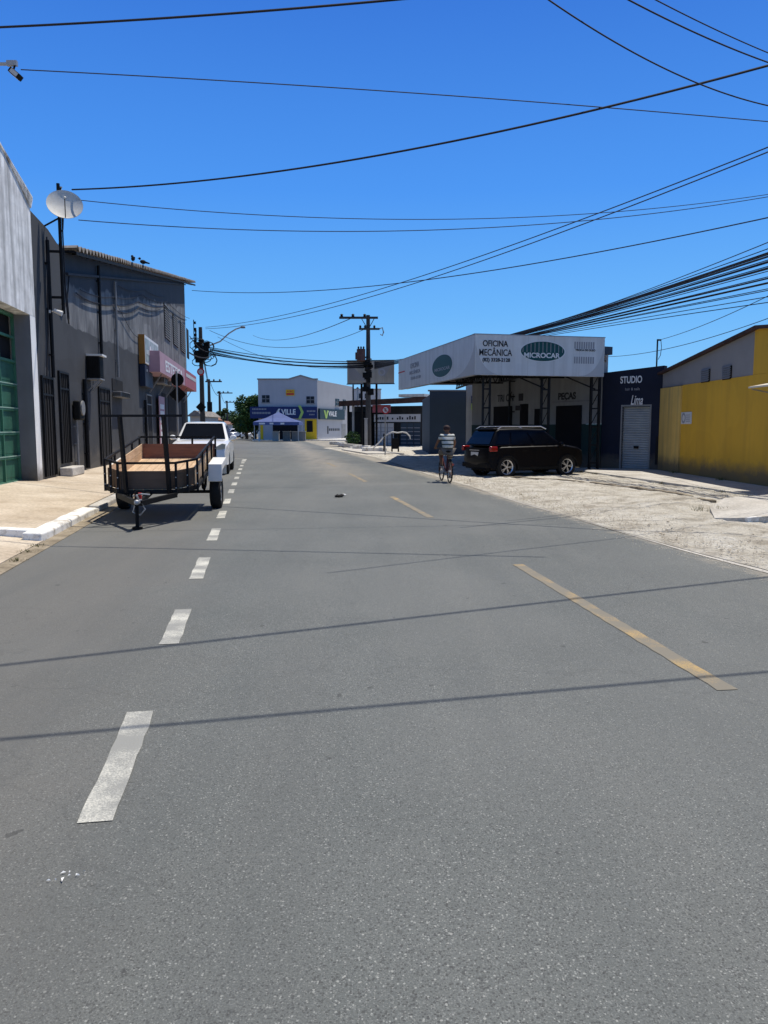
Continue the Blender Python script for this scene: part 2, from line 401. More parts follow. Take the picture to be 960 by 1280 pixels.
M['billboard'] = pm('faded_billboard_sheet', (.33, .30, .25), .7, .25, .5, .05, streak=.4, dirt=(.1, .09, .08))
M['concrete_pole'] = pm('dark_weathered_pole', (.06, .055, .05), .9, .2, 2, .2, 20)
M['pole_light'] = pm('pale_concrete_pole', (.35, .34, .32), .9, .15, 2, .2, 20)
M['galv'] = pm('galvanised_steel', (.38, .39, .4), .45, .12, 5, .03, metallic=.5)
M['transformer'] = pm('brown_transformer_tank', (.10, .05, .04), .6, .2, 3, .05)
M['wood'] = wood_mat('fresh_pine_boards', (.50, .33, .19), (.72, .52, .33), 'y')
M['wood_x'] = wood_mat('fresh_pine_boards_across', (.46, .30, .17), (.68, .48, .30), 'x')
M['wood_red'] = wood_mat('reddish_hardwood_board', (.16, .06, .035), (.27, .11, .06), 'x')
M['wood_brown'] = wood_mat('brown_plywood', (.095, .055, .032), (.15, .088, .05), 'x')
M['tyre'] = pm('black_rubber', (.014, .014, .014), .85, .25, 6, .2, 40)
M['rim'] = pm('silver_alloy', (.62, .62, .63), .3, .05, 3, 0, metallic=.8)
M['steel_rim'] = pm('grey_steel_rim', (.3, .3, .3), .5, .15, 3, 0, metallic=.3)
M['suv'] = pm('black_metallic_paint', (.002, .002, .004), .42, .1, 3, 0, spec=.12, coat=.12)
M['trim'] = pm('black_plastic_trim', (.008, .008, .008), .7, .2, 5, .05, spec=.15)
M['carwhite'] = pm('white_car_paint', (.78, .79, .80), .3, .03, 2, 0, coat=.8)
M['glass'] = glass_mat('tinted_glass')
M['glass_win'] = glass_mat('window_glass', (.02, .026, .035), .12)
M['headlight'] = glass_mat('headlight_lens', (.42, .42, .36), .1, .8)
M['taillight'] = glass_mat('red_lamp_lens', (.30, .01, .01), .15, .6)
M['plate'] = pm('number_plate', (.55, .55, .55), .4, .05, 5, 0)
M['skin'] = pm('brown_skin', (.16, .08, .05), .6, .08, 8, 0)
M['hair'] = pm('dark_cap_cloth', (.035, .018, .02), .8, .2, 20, 0)
M['shorts'] = pm('grey_beige_shorts', (.16, .14, .12), .85, .12, 8, .2, 30)
M['shoe'] = pm('dark_sandal', (.03, .025, .02), .7, .2, 8, 0)
M['bike_red'] = pm('dark_red_bike_paint', (.10, .02, .02), .4, .1, 5, 0)
M['leaf'] = leaf_mat('tree_leaves', (.022, .05, .014), (.045, .10, .025), (.09, .16, .04))
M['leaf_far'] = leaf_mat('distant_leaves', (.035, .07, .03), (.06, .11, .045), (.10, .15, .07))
M['bark'] = pm('brown_bark', (.09, .065, .045), .9, .3, 6, .4, 20)
M['grass'] = leaf_mat('dry_weeds', (.08, .09, .03), (.14, .13, .05), (.24, .2, .1))
M['stone'] = ground_mat('pale_stone', [(.45, .38, .28), (.62, .55, .44), (.75, .69, .58)], 3, 20, .4, .01)
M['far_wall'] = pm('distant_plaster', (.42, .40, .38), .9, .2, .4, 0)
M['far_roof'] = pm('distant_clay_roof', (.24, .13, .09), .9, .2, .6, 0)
def stripes_mat():
    m, t, b = nt('striped_shirt_cloth'); c = t.nodes.new('ShaderNodeTexCoord')
    sp = t.nodes.new('ShaderNodeSeparateXYZ'); t.links.new(c.outputs['Object'], sp.inputs[0])
    a = t.nodes.new('ShaderNodeMath'); a.operation = 'MULTIPLY'; a.inputs[1].default_value = 52; t.links.new(sp.outputs[2], a.inputs[0])
    s = t.nodes.new('ShaderNodeMath'); s.operation = 'SINE'; t.links.new(a.outputs[0], s.inputs[0])
    r = ramp(t, s.outputs[0], [(.0, (.50, .52, .50)), (.35, (.5, .52, .5)), (.55, (.04, .055, .055)), (1, (.04, .055, .055))])
    t.links.new(r.outputs[0], b.inputs['Base Color']); b.inputs['Roughness'].default_value = .85
    return m
M['shirt'] = stripes_mat()

# ================================================================ SETTING
def road_left(Y): return -2.82-.165*Y
redge = [(5.9, -6), (5.15, 2), (4.78, 5)] + [tuple(G(*p).xy) for p in ((952.5, 712.6), (874, 693), (787.5, 668.7), (700, 642.8), (649, 627.5), (600, 612.5), (543, 595.6), (505, 583), (478, 573.5), (430, 565))]
# road: long sheet down the street plus the side street that leaves to the right beyond the pole
def strip(name, left, right, z, mat, parent=None, sub=1):
    mb = MB()
    for i in range(len(left)-1):
        mb.face([(*left[i], z), (*right[i], z), (*right[i+1], z), (*left[i+1], z)])
    return mb.build(name, mat, parent)
g = MB()
g.face([(-900, -300, -.06), (900, -300, -.06), (900, 1500, -.06), (-900, 1500, -.06)])
tag(g.build('ground', M['earth']), 'dusty bare earth under the whole street', 'ground', kind='structure')
mb = MB()
def interp(pl, Y):
    for (x0, y0), (x1, y1) in zip(pl, pl[1:]):
        if y0 <= Y <= y1: return x0+(x1-x0)*(Y-y0)/(y1-y0)
    (x0, y0), (x1, y1) = (pl[0], pl[1]) if Y < pl[0][1] else (pl[-2], pl[-1])
    return x0+(x1-x0)*(Y-y0)/(y1-y0)
yl = [-6, -2, 0, 2, 4, 6, 8, 10, 12, 14, 16, 18, 20, 23, 26, 30, 34, 38, 42, 46, 51]
for a, b in zip(yl, yl[1:]):
    rw = lambda Y: interp(redge, Y)+.035*math.sin(Y*3.1)+.02*math.sin(Y*7.7)
    mb.face([(road_left(a), a, 0), (rw(a), a, 0), (rw(b), b, 0), (road_left(b), b, 0)])
# beyond: opens into the junction, then narrows to the far street
x51 = interp(redge, 51)
mb.face([(road_left(51), 51, 0), (x51, 51, 0), (-3.2, 62, 0), (road_left(62), 62, 0)])
mb.face([(road_left(62), 62, 0), (-3.2, 62, 0), (-4.2, 70, 0), (-2, 80, 0), (12, 96, 0), (12, 99.2, 0), (road_left(99.2), 99.2, 0)])
mb.face([(road_left(99.2), 99.2, 0), (-17.2, 99.2, 0), (-62, 420, 0), (road_left(420), 420, 0)])
road = tag(mb.build('road', M['asphalt']), 'grey asphalt street with worn lane markings', 'road', kind='structure')

# markings (parts of the road)
def dash(name, p0, p1, w, mat, z=.004):
    p0 = Vector(p0); p1 = Vector(p1); d = (p1-p0).normalized(); n = Vector((d.y, -d.x))*(w/2)
    mb = MB(); N = max(2, int((p1-p0).length/.12)); prev = None
    for i in range(N+1):
        c = p0+(p1-p0)*(i/N); j = .006
        a = c-n*(1+random.uniform(-1, 1)*j/(w/2)); b = c+n*(1+random.uniform(-1, 1)*j/(w/2))
        cur = (mb.bm.verts.new((a.x, a.y, z)), mb.bm.verts.new((b.x, b.y, z)))
        if prev: mb.bm.faces.new((prev[0], prev[1], cur[1], cur[0]))
        prev = cur
    return mb.build(name, mat, road)
def wx(Y): return -.70-.160*Y-.0002*Y*Y if Y < 16 else -.70-.160*Y-.0002*256-.004*(Y-16)
starts = [(2.98, 4.21), (5.58, 6.68), (8.07, 9.43), (10.86, 12.2), (13.6, 14.8), (16.2, 17.4), (18.9, 20.1), (21.5, 22.7), (24.1, 25.3), (26.8, 28.0), (29.4, 30.6), (32.2, 33.4), (35, 36.2)]
for a, b in starts: dash('white_dash', (wx(a), a), (wx(b), b), .145, M['dash_white'])
dash('white_dash', (-1.52+1.05, 0.3), (-1.72+1.05, 1.5), .145, M['dash_white'])
mb = MB(); arc = [(wx(36.8), 36.8), (wx(38.5), 38.5), (-7.15, 39.6), (-7.7, 40.3), (-8.6, 40.6), (-9.4, 40.7)]
for (x0, y0), (x1, y1) in zip(arc, arc[1:]):
    d = Vector((x1-x0, y1-y0)).normalized(); n = Vector((d.y, -d.x))*.1
    mb.face([(x0-n.x, y0-n.y, .004), (x0+n.x, y0+n.y, .004), (x1+n.x, y1+n.y, .004), (x1-n.x, y1-n.y, .004)])
mb.build('bay_end_line', M['dash_white'], road)
for a, b in [((2.11, 4.57), (1.58, 8.93)), ((.84, 13.7), (.19, 17.9)), ((-.55, 23), (-1.25, 27.3)), ((-2.0, 32), (-2.7, 36))]:
    dash('yellow_dash', a, b, .13, M['dash_yellow'])
# kerbside concrete lip at the right edge of the asphalt
l = []; r_ = []
for Y in [4, 6, 8, 10, 12, 14, 16, 18, 20, 23, 26, 30, 34, 38, 42, 46, 50]:
    x = interp(redge, Y); l.append((x-.03+.03*math.sin(Y*2.3), Y)); r_.append((x+.09+.05*math.sin(Y*1.7), Y))
strip('edge_lip', l, r_, .006, M['walk_grey'], road)

# gravel lot with real relief
mb = MB(); NX, NY = 130, 330; grid = []
for j in range(NY+1):
    Y = 3+ (j/NY)**1.4*65; x0 = interp(redge, Y)+.02 if Y < 62 else -3; x1 = 16.0
    row = []
    for i in range(NX+1):
        u = (i/NX)**1.5; x = x0+(x1-x0)*u
        e = min(1, (x-x0)/.8)
        z = .012+.035*e*(mnoise.noise(Vector((x*1.1, Y*.8, 0)))+.5) + .02*e*mnoise.noise(Vector((x*4, Y*3.3, 5)))
        z += .022*e*mnoise.noise(Vector((x*9, Y*7, 2)))
        z += .02*e*max(0, math.sin((x+.5*Y)*2.1))*(mnoise.noise(Vector((x*.4, Y*.4, 9)))) + .03*e*min(1, max(0, (x-x0)/3))
        row.append(mb.bm.verts.new((x, Y, z)))
    grid.append(row)
for j in range(NY):
    for i in range(NX): mb.bm.faces.new((grid[j][i], grid[j][i+1], grid[j+1][i+1], grid[j+1][i]))
tag(mb.build('gravel_ground', M['gravel'], smooth=True), 'pale rough gravel ground between the road and the yellow wall', 'ground', kind='structure')
mb = MB(); pl_ = [G(612, 596.5, .03), G(660, 599, .03), G(720, 603, .03), G(780, 610, .03), G(840, 618, .03), G(893, 630, .03)]
for p, q in zip(pl_, pl_[1:]):
    for k in range(6):
        a_ = p.lerp(q, k/6); b_ = p.lerp(q, (k+.93)/6); zz = .035+random.uniform(-.01, .02); mb.bar((a_.x, a_.y, zz), (b_.x, b_.y, zz+random.uniform(-.01, .01)), .11, .10)
tag(mb.build('sunken_kerb', M['gutter'], bevel=.01), 'half buried kerb line running through the gravel lot', 'kerb', kind='structure')
# loose stones
mb = MB()
for k in range(5200):
    Y = random.uniform(7, 30)**1.0; x0 = interp(redge, Y); x = x0+.05+abs(random.gauss(0, 1.0))*random.choice((.5, 2.6))
    if x > 8.3: continue
    s = random.uniform(.005, .017)*(2.2 if random.random() < .03 else 1)
    f = [random.uniform(.7, 1.3) for _ in range(6)]; o_ = Vector((x, Y, .045+.012*random.random())); a_ = random.uniform(0, 1.5); ca, sa = math.cos(a_)*s, math.sin(a_)*s
    vs = [mb.bm.verts.new(o_+Vector(q)) for q in ((ca*f[0], sa*f[0], 0), (-sa*f[1], ca*f[1], 0), (-ca*f[2], -sa*f[2], 0), (sa*f[3], -ca*f[3], 0), (.2*s, 0, s*.6*f[4]), (0, 0, -s*.6))]
    for k_ in range(4):
        mb.bm.faces.new((vs[k_], vs[(k_+1) % 4], vs[4])); mb.bm.faces.new((vs[(k_+1) % 4], vs[k_], vs[5]))
for k in range(1700):
    Y = random.uniform(4.5, 26); x = interp(redge, Y)+.05-abs(random.gauss(0, .22)); s = random.uniform(.003, .011)
    a_ = random.uniform(0, 1.5); ca, sa = math.cos(a_)*s, math.sin(a_)*s; o_ = Vector((x, Y, .006))
    vs = [mb.bm.verts.new(o_+Vector(q)) for q in ((ca, sa, 0), (-sa, ca, 0), (-ca, -sa, 0), (sa, -ca, 0), (0, 0, s*.8))]
    for k_ in range(4): mb.bm.faces.new((vs[k_], vs[(k_+1) % 4], vs[4]))
tag(mb.build('gravel_stones', M['stone']), 'loose pale stones strewn over the gravel lot', 'stones', kind='stuff')

# left pavement
WX = lambda Y: -5.87-.148*Y
def kerbx(Y): return -3.02-.165*Y
def slab(name, rows, mat, label, skirt=.3):
    mb = MB(); vs = [[mb.bm.verts.new(p) for p in row] for row in rows]
    for a, b in zip(vs, vs[1:]):
        for i in range(len(a)-1): mb.bm.faces.new((a[i], a[i+1], b[i+1], b[i]))
    # skirt around the border
    border = vs[0]+[r[-1] for r in vs[1:]]+vs[-1][-2::-1]+[r[0] for r in vs[-2:0:-1]]
    low = [mb.bm.verts.new((v.co.x, v.co.y, v.co.z-skirt)) for v in border]
    n = len(border)
    for i in range(n): mb.bm.faces.new((border[i], border[(i+1) % n], low[(i+1) % n], low[i]))
    o = mb.build(name, mat)
    return tag(o, label, 'pavement', kind='structure')
rows = []
for Y in [11.0, 12.5, 14, 16, 19, 22, 26, 30, 35, 40, 46, 52, 56, 60]:
    a = kerbx(Y)-.24; b = min(WX(Y)-1.0, a-1.2); rows.append([(a+(b-a)*k/6, Y+.05*0, .13+.20*(k/6)) for k in range(7)])
slab('sidewalk', rows, M['walk'], 'beige concrete pavement in front of the dark building')
rows = []
for Y in [-2, 3, 6, 8, 9.5, 10.9]:
    a = kerbx(Y)-.02; b = -10.5; rows.append([(a+(b-a)*k/6, Y, .02+[0, .07, .12, .16, .2, .26, .3][k]) for k in range(7)])
slab('driveway', rows, M['walk'], 'sloping beige concrete drive before the green gate')
rows = [[(road_left(Y)-.001, Y, .004+.01*math.sin(Y)**2), (kerbx(Y)+.0, Y, .02)] for Y in range(-4, 60, 2)]
slab('gutter', rows, M['gutter'], 'dusty concrete gutter strip beside the asphalt', .1)
# kerb: white-painted length, plain length, and the return along the drive
def kerb_piece(name, pts, w, h, mat, label, bev=.03):
    mb = MB(); N = len(pts); rings = []
    for i, p in enumerate(pts):
        d = (Vector(pts[min(i+1, N-1)])-Vector(pts[max(i-1, 0)])); d.z = 0; d.normalize(); n = Vector((-d.y, d.x, 0))*w
        p = Vector(p); hh = h if not isinstance(h, list) else h[i]
        rings.append([mb.bm.verts.new(q) for q in (p-Vector((0, 0, .1)), p+Vector((0, 0, hh)), p+n+Vector((0, 0, hh+.012)), p+n-Vector((0, 0, .1)))])
    for a, b in zip(rings, rings[1:]):
        for k in range(3): mb.bm.faces.new((a[k], a[k+1], b[k+1], b[k]))
    mb.bm.faces.new(rings[0]); mb.bm.faces.new(rings[-1][::-1])
    o = mb.build(name, mat, bevel=bev, seg=3)
    return tag(o, label, 'kerb', kind='structure')
kp = []
for i in range(14):
    Y = 10.7+i*.3; kp.append((kerbx(Y)-.03*(i == 0), Y, .0+.006*math.sin(i*2.1)))
kerb_piece('painted_kerb', kp, .27, [.13]*12+[.12, .07], M['kerb_white'], 'white painted kerb stone at the left road edge')
kerb_piece('kerb', [(kerbx(Y), Y, 0) for Y in (14.65, 18, 22, 27, 33, 40, 50, 60)], .22, .12, M['walk_grey'], 'plain concrete kerb behind the trailer')
kerb_piece('kerb_return', [(-12, 11.0, .16), (-8, 11.05, .12), (-5.05, 10.86, .02)], .16, .13, M['kerb_white'], 'white painted kerb edge along the drive', .015)

# right pavement by the studio and yellow wall
rows = []
for (x, Y) in [(9.2, 12.5), (8.75, 15), (8.42, 17), (8.05, 20), (7.6, 23.5), (7.0, 27.2), (6.4, 29)]:
    j = .05*math.sin(Y*5); rows.append([(x+j+(10.4-x)*k/3, Y+(.0 if Y < 26 else k*.3), .10+.02*k/3) for k in range(4)])
slab('sidewalk', rows, M['walk_grey'], 'broken pale concrete pavement along the yellow wall')
# far kerbs and pavement
rows = [[(interp(redge, Y)+.4, Y, .1), (interp(redge, Y)+2.6, Y, .1)] for Y in (46, 50, 55)]+[[(-2.6, 60, .12), (.5, 60, .1)], [(-3.1, 66, .12), (0, 66, .1)]]
slab('sidewalk', rows, M['walk_grey'], 'raised pavement round the utility pole')
rows = [[(-17, 99.4, .12), (-17.6, 112, .14)], [(-8, 99.4, .12), (-8, 112, .14)], [(14, 99.4, .12), (14, 118, .14)]]
slab('sidewalk', rows, M['kerb_white'], 'sunlit kerb and forecourt before the far shops')
# driveway ramp slab on the right
P = [G(887, 641), G(905, 632), G(975, 628), G(985, 656), G(932, 657), G(893, 651)]
mb = MB(); zt = [.08, .16, .2, .2, .13, .03]
zt = [.10, .16, .19, .18, .13, .05]
top = [mb.bm.verts.new((p.x, p.y, z)) for p, z in zip(P, zt)]; bot = [mb.bm.verts.new((p.x, p.y, -.05)) for p in P]
mb.bm.faces.new(top)
for i in range(6): mb.bm.faces.new((top[i], top[(i+1) % 6], bot[(i+1) % 6], bot[i]))
tag(mb.build('ramp_slab', M['walk_grey']), 'concrete ramp slab over the gravel at the right', 'ramp', kind='structure')
mb = MB()
mb.bar((P[4].x, P[4].y-.02, .08), (P[3].x, P[3].y-.04, .13), .08, .12)

tag(mb.build('ramp_kerb', M['kerb_white'], bevel=.01), 'white painted edging on the concrete ramp slab', 'kerb', kind='structure')
# weeds
def weeds(name, pts, label, n=60, h=.12, spread=.25):
    mb = MB()
    for (x, y, z) in pts:
        for k in range(n):
            a = random.uniform(0, 6.28); r = random.random()*spread; bx_, by = x+math.cos(a)*r, y+math.sin(a)*r
            hh = h*random.uniform(.4, 1); d = Vector((math.cos(a), math.sin(a), 0))*hh*.5; s = Vector((-d.y, d.x, 0)).normalized()*.006
            mb.face([(bx_-s.x, by-s.y, z), (bx_+s.x, by+s.y, z), (bx_+d.x, by+d.y, z+hh)])
    return tag(mb.build(name, M['grass']), label, 'weeds', kind='stuff')
weeds('weeds', [(P[0].x-.15, P[0].y+.1, .03), (P[0].x+.2, P[0].y-.05, .05), (8.2, 18.5, .03), (8.0, 19.4, .03), (8.3, 17.3, .03), (7.75, 21.5, .03), (6.9, 26.9, .04), (7.15, 26, .03), (9.6, 25.5, .12), (9.65, 22, .12)], 'dry weeds in the broken edge of the right pavement')
weeds('weeds', [G(34, 690, .02), G(22, 700, .02), G(45, 683, .02)], 'dead leaves and weeds in the gutter by the white kerb', 30, .04, .14)

# ================================================================ LEFT BUILDINGS
def WPt(Y): return (WX(Y), Y)
# --- garage building, from behind the camera to Y 19.83
fl = Frame(WPt(6.0), WPt(60.0))
sx = lambda Y: (Vector((*WPt(Y), 0))-fl.o).dot(fl.d)
gar = thing('garage_building', 'pale streaked concrete building with a tall green gate opening and sloping parapet', 'building', fl.w(sx(19.83)), fl.a)
X = lambda Y: sx(Y)-sx(19.83)
j0, j1 = X(19.4), 0.0            # far pier
o0 = X(13.4)                     # near side of opening
def hz(px, py): s_, z_ = fl.hit(px, py); return s_-sx(19.83), z_
t0 = hz(0, 183); t1 = hz(39.5, 249); t2 = hz(50.5, 272)
mb = MB()
sl = (t0[1]-t2[1])/(t0[0]-t2[0])
xe = X(9.0); ze = t0[1]+sl*(xe-t0[0])
# parapet wall above the opening, with thickness
mb.prism([(xe, 4.38), (0, 4.38), (0, t2[1]), (t1[0], t1[1]), (t0[0], t0[1]), (xe, ze)], 'y', 0, .35)
mb.bx(xe, o0, 0, .35, .0, 4.375)
mb.build('wall', M['render_grey'], gar)
mb = MB(); mb.bx(j0, j1, .003, .34, .0, 4.377); mb.build('pier', M['pillar_white'], gar)
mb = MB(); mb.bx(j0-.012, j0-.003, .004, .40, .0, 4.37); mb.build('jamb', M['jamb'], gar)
mb = MB(); mb.prism([(xe, ze+.0), (t0[0], t0[1]), (t1[0], t1[1]), (0, t2[1]), (0, t2[1]+.05), (t1[0], t1[1]+.05), (t0[0], t0[1]+.05), (xe, ze+.05)], 'y', -.03, .38)
mb.build('parapet_cap', M['render_grey'], gar)
mb = MB(); mb.bx(xe, .0, .36, 8.0, 4.6, 4.75); mb.bx(-.2, 0, .352, 8, 0, 6.0); mb.bx(xe, 0, 7.8, 8, 0, 6); mb.build('rear_walls', M['render_grey'], gar)
# gate
gx1 = j0-.02; gx0 = o0+.02
gate = MB(); gate.bx(gx0, gx1, .43, .46, .3, 3.2); gt = gate.build('gate', M['green_gate'], gar)
mb = MB(); rowz = [.3+.585*k for k in range(8)]
for z in rowz[:7]: mb.bx(gx0, gx1, .385, .44, z-.03, z+.03)
n = 6
for k in range(n+1):
    x = gx1-1.12*k
    if x > gx0: mb.bx(x-.05, x, .38, .45, .25, 4.37)
mb.bx(gx0, gx1, .381, .45, 4.3, 4.375)
mb.build('gate_frame', M['green_frame'], gt)
mb = MB()
for z in rowz[1:5]: mb.bx(gx0, gx1, .375, .39, z+.02, z+.045)
mb.bx(gx0, gx1, .37, .39, .26, .30)
mb.build('gate_ledge', M['green_light'], gt)
for r in range(5):
    for k in range(3):
        mb = MB(); x = gx1-1.12*k; z = rowz[r]
        mb.bx(x-1.0, x-.12, .425, .44, z+.10, z+.50); mb.build('gate_panel', M['green_gate'], gt, bevel=.01)
mb = MB(); mb.bx(gx0, gx1, .5, .52, 3.2, 4.37); mb.build('dark_transom', M['void'], gt)

# --- dark two-to-three storey building
Y0 = 19.84; Y1 = 56.0
fd = Frame(WPt(Y0), WPt(Y1))
dark = thing('commercial_building', 'long charcoal grey commercial building with rising eaves and stained render', 'building', fd.o, fd.a)
H = fd.hit
q1 = H(61, 287); q2 = H(72, 304); q3 = H(80, 309); q4 = H(237.5, 352)
openings = {}
# wall body
mb = MB()
zq = H(52, 275)[1]
mb.prism([(0, 0), (fd.L, 0), (fd.L, q3[1]+(q4[1]-q3[1])/(q4[0]-q3[0])*(fd.L-q3[0])-.15), (q3[0], q3[1]-.15), (q3[0], q2[1]), (q2[0], q2[1]), (q1[0], q1[1]), (0, zq)], 'y', .02, .3)
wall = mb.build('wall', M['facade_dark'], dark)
mb = MB(); mb.bx(fd.L-.25, fd.L, .31, 8.79, 0, q4[1]-2); mb.bx(0, .2, .31, 9, 0, 5.5); mb.bx(0, fd.L, 8.8, 9, 0, 6); mb.build('rear_walls', M['far_wall'], dark)
# roof sheet with wavy edge
mb = MB(); N = 720; prev = None; OV = .38
sl = (q4[1]-q3[1])/(q4[0]-q3[0])
for i in range(N+1):
    x = q3[0]-.1+(q4[0]+.5-q3[0])*i/N; z = q3[1]+sl*(x-q3[0])+.03*mnoise.noise(Vector((x*.35, 0, 0)))
    w = .075*math.sin(i*2*math.pi/9)
    a = mb.bm.verts.new((x, -OV, z+w)); b = mb.bm.verts.new((x, 8.8, z+w-.5)); c = mb.bm.verts.new((x, -OV, z+w-.03))
    if prev:
        mb.bm.faces.new((prev[0], a, b, prev[1])); mb.bm.faces.new((prev[0], a, c, prev[2]))
    prev = (a, b, c)
roof = mb.build('roof', M['tile'], dark)
mb = MB()
x0_, z0_ = q3[0]-.1, q3[1]-.1; x1_, z1_ = q4[0]+.45, q4[1]-.1
mb.bar((x0_, -OV+.04, z0_-.08), (x1_, -OV+.04, z1_-.08), .04, .1)
for i in range(40):
    x = x0_+(x1_-x0_)*i/39; z = z0_+(z1_-z0_)*i/39; mb.bx(x-.03, x+.03, -OV+.06, .0, z-.08, z-.01)
mb.build('rafters', M['trim'], roof)
# shallow cornice band
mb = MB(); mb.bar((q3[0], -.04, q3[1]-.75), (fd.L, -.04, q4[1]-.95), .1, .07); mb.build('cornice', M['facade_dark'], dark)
def rect(px0, px1, pyt, pyb, fr=None):
    fr = fr or fd; pm_ = (px0+px1)/2
    a = fr.hit(px0, (pyt+pyb)/2)[0]; b = fr.hit(px1, (pyt+pyb)/2)[0]
    return a, b, fr.hit(pm_, pyb)[1], fr.hit(pm_, pyt)[1]
def opening(px0, px1, pyt, pyb, name, frame=True, bars=0, base=None, mat='void', parent=dark, fr=None, transom=True):
    a, b, z0, z1 = rect(px0, px1, pyt, pyb, fr)
    if base is not None: z0 = base
    mb = MB(); mb.bx(a, b, -.006, .018, z0, z1); o = mb.build(name, M[mat], parent)
    if frame:
        mb = MB(); t = .06
        mb.bx(a-t, a, -.04, .016, z0, z1+t); mb.bx(b, b+t, -.04, .016, z0, z1+t); mb.bx(a, b, -.04, .016, z1, z1+t)
        if transom and z1-z0 > 1.5: mb.bx(a, b, -.03, .015, z1-.45, z1-.4)
        mb.build('door_frame' if z1-z0 > 1.5 else 'window_frame', M['ac_grey'] if frame == 'light' else M['black'], o)
    if bars:
        mb = MB()
        for k in range(bars):
            x = a+(b-a)*(k+.5)/bars; mb.bx(x-.012, x+.012, -.025, -.008, z0, z1)
        mb.build('grille', M['ac_grey'] if frame == 'light' else M['trim'], o)
    return o, (a, b, z0, z1)
opening(55, 67.5, 474, 596, 'door', True, 4, base=.33)
opening(76, 86.5, 468, 584, 'door', True, 5, base=.6)
opening(125, 137.5, 487, 575, 'door', True, 3, base=.33)
opening(140.5, 153.5, 475, 489, 'window', False)
opening(184, 190, 495, 565, 'door', 'light', 0, base=.33)
opening(203.5, 208, 492, 560, 'door', False, 0, base=.33)
opening(211, 220, 494, 560, 'shopfront', False, 0, base=.33)
opening(228, 235, 500, 560, 'shopfront', False, 0, base=.33)
for a in ((205.5, 212, 383, 424), (216.3, 222, 395, 432), (225.6, 230.8, 404, 440)):
    o, (x0, x1, z0, z1) = opening(*a, 'window', False)
    mb = MB()
    for k in range(14):
        z = z0+(z1-z0)*(k+.5)/14; mb.bx(x0, x1, -.05, -.008, z-.03, z+.02)
    mb.build('louvres', M['ac_grey'], o)
opening(233.5, 236, 412, 448, 'window', False)
# steps under door 2
a, b, z0, z1 = rect(74, 90, 570, 590); mb = MB(); mb.bx(a, b, -.35, .0, .25, .5); mb.build('doorstep', M['walk_grey'], dark, bevel=.03)
# painted columns / rain pipes
def pipe(px, y0, y1, r, mat='black', off=-.06, name='rain_pipe'):
    s0, z0 = H(px, y0); s1, z1 = H(px, y1); mb = MB()
    mb.cyl((s0, off, max(z1, .3)), (s0, off, z0), r, n=8)
    for k in range(3):
        z = z1+(z0-z1)*(k+.5)/3; mb.bx(s0-r*1.5, s0+r*1.5, off-r*.6, .02, z-.02, z+.02)
    return mb.build(name, M[mat], dark)
pipe(120.5, 332, 446, .055); pipe(141.5, 352, 470, .05, 'ac_grey'); pipe(103.3, 474, 586, .07); pipe(93, 522, 588, .035, 'ac_grey')
pipe(56, 300, 470, .05); pipe(180, 500, 560, .06)
# cables strung loosely over the facade
def facade_cable(pts, r=.014):
    P3 = [];
    w = [H(*p) for p in pts]
    for (x0, z0), (x1, z1) in zip(w, w[1:]):
        for k in range(8):
            t = k/8; P3.append((x0+(x1-x0)*t, -.05, z0+(z1-z0)*t-.5*t*(1-t)*min(1.2, abs(x1-x0)*.15)))
    P3.append((w[-1][0], -.05, w[-1][1])); mb = MB(); mb.tube(P3, r, 6); return mb.build('wall_cable', M['cable'], dark)
facade_cable([(93, 366), (120, 379), (141, 381), (172, 377), (205, 383), (232, 400)], .022)
facade_cable([(98, 362), (141, 371), (176, 368), (208, 377), (236, 398)])
facade_cable([(141, 386), (160, 391), (174, 384), (200, 386)], .018)
facade_cable([(146, 357), (180, 362), (206, 370)])
facade_cable([(75, 380), (78, 387), (82, 372), (84, 345)], .02)
facade_cable([(141, 372), (155, 400), (166, 418), (178, 424)], .01)
facade_cable([(56, 296), (58, 420), (56, 470)], .018)
facade_cable([(115, 470), (114, 485), (110, 490)], .012)

# things on the facade
def at_wall(px, py, off=0): s_, z_ = H(px, py); return fd.w(s_, off, z_), z_
# window AC with drip hood
def ac(px0, px1, yt, yb, depth, label, hood=True, mat='ac_grey'):
    a, b, z0, z1 = rect(px0, px1, yt, yb)
    r = thing('air_conditioner', label, 'air conditioner', fd.w((a+b)/2, 0, z0), fd.a, 'air conditioners on the charcoal building')
    w, h = (b-a)/2, z1-z0; mb = MB(); mb.bx(-w, w, -depth, .0, 0, h); mb.build('casing', M[mat], r, bevel=.01)
    mb = MB()
    for k in range(9): z = h*(k+.7)/10; mb.bx(-w+.03, w-.03, -depth-.012, -depth-.001, z, z+h*.045)
    mb.build('grille', M['trim'], r)
    mb = MB()
    for k in range(7): y = -depth+depth*(k+.6)/7.5; mb.bx(-w-.012, -w-.001, y, y+depth*.06, h*.15, h*.85)
    mb.build('side_vent', M['trim'], r)
    if hood:
        mb = MB(); mb.bx(-w-.05, w+.05, -depth-.1, 0, h+.002, h+.06); mb.build('hood', M['white'], r)
        mb = MB(); mb.bx(-w-.03, w+.03, -depth-.02, 0, -.05, -.004); mb.bar((-w, -depth*.9, -.05), (-w, -.02, -.4), .03); mb.bar((w, -depth*.9, -.05), (w, -.02, -.4), .03); mb.build('bracket', M['ac_grey'], r)
    return r
ac(108.5, 113.5, 446, 473, .40, 'dark air conditioner box with a white hood high on the charcoal wall', True, 'trim')
ac(141, 153, 490.5, 497, .3, 'small flat air conditioner under the little dark window', False)
ac(193, 197.5, 466, 480, .5, 'grey air conditioner below the washed-out poster sign', False)
ac(203, 205.5, 468, 482, .4, 'second grey air conditioner hanging under the pink sign end', False)
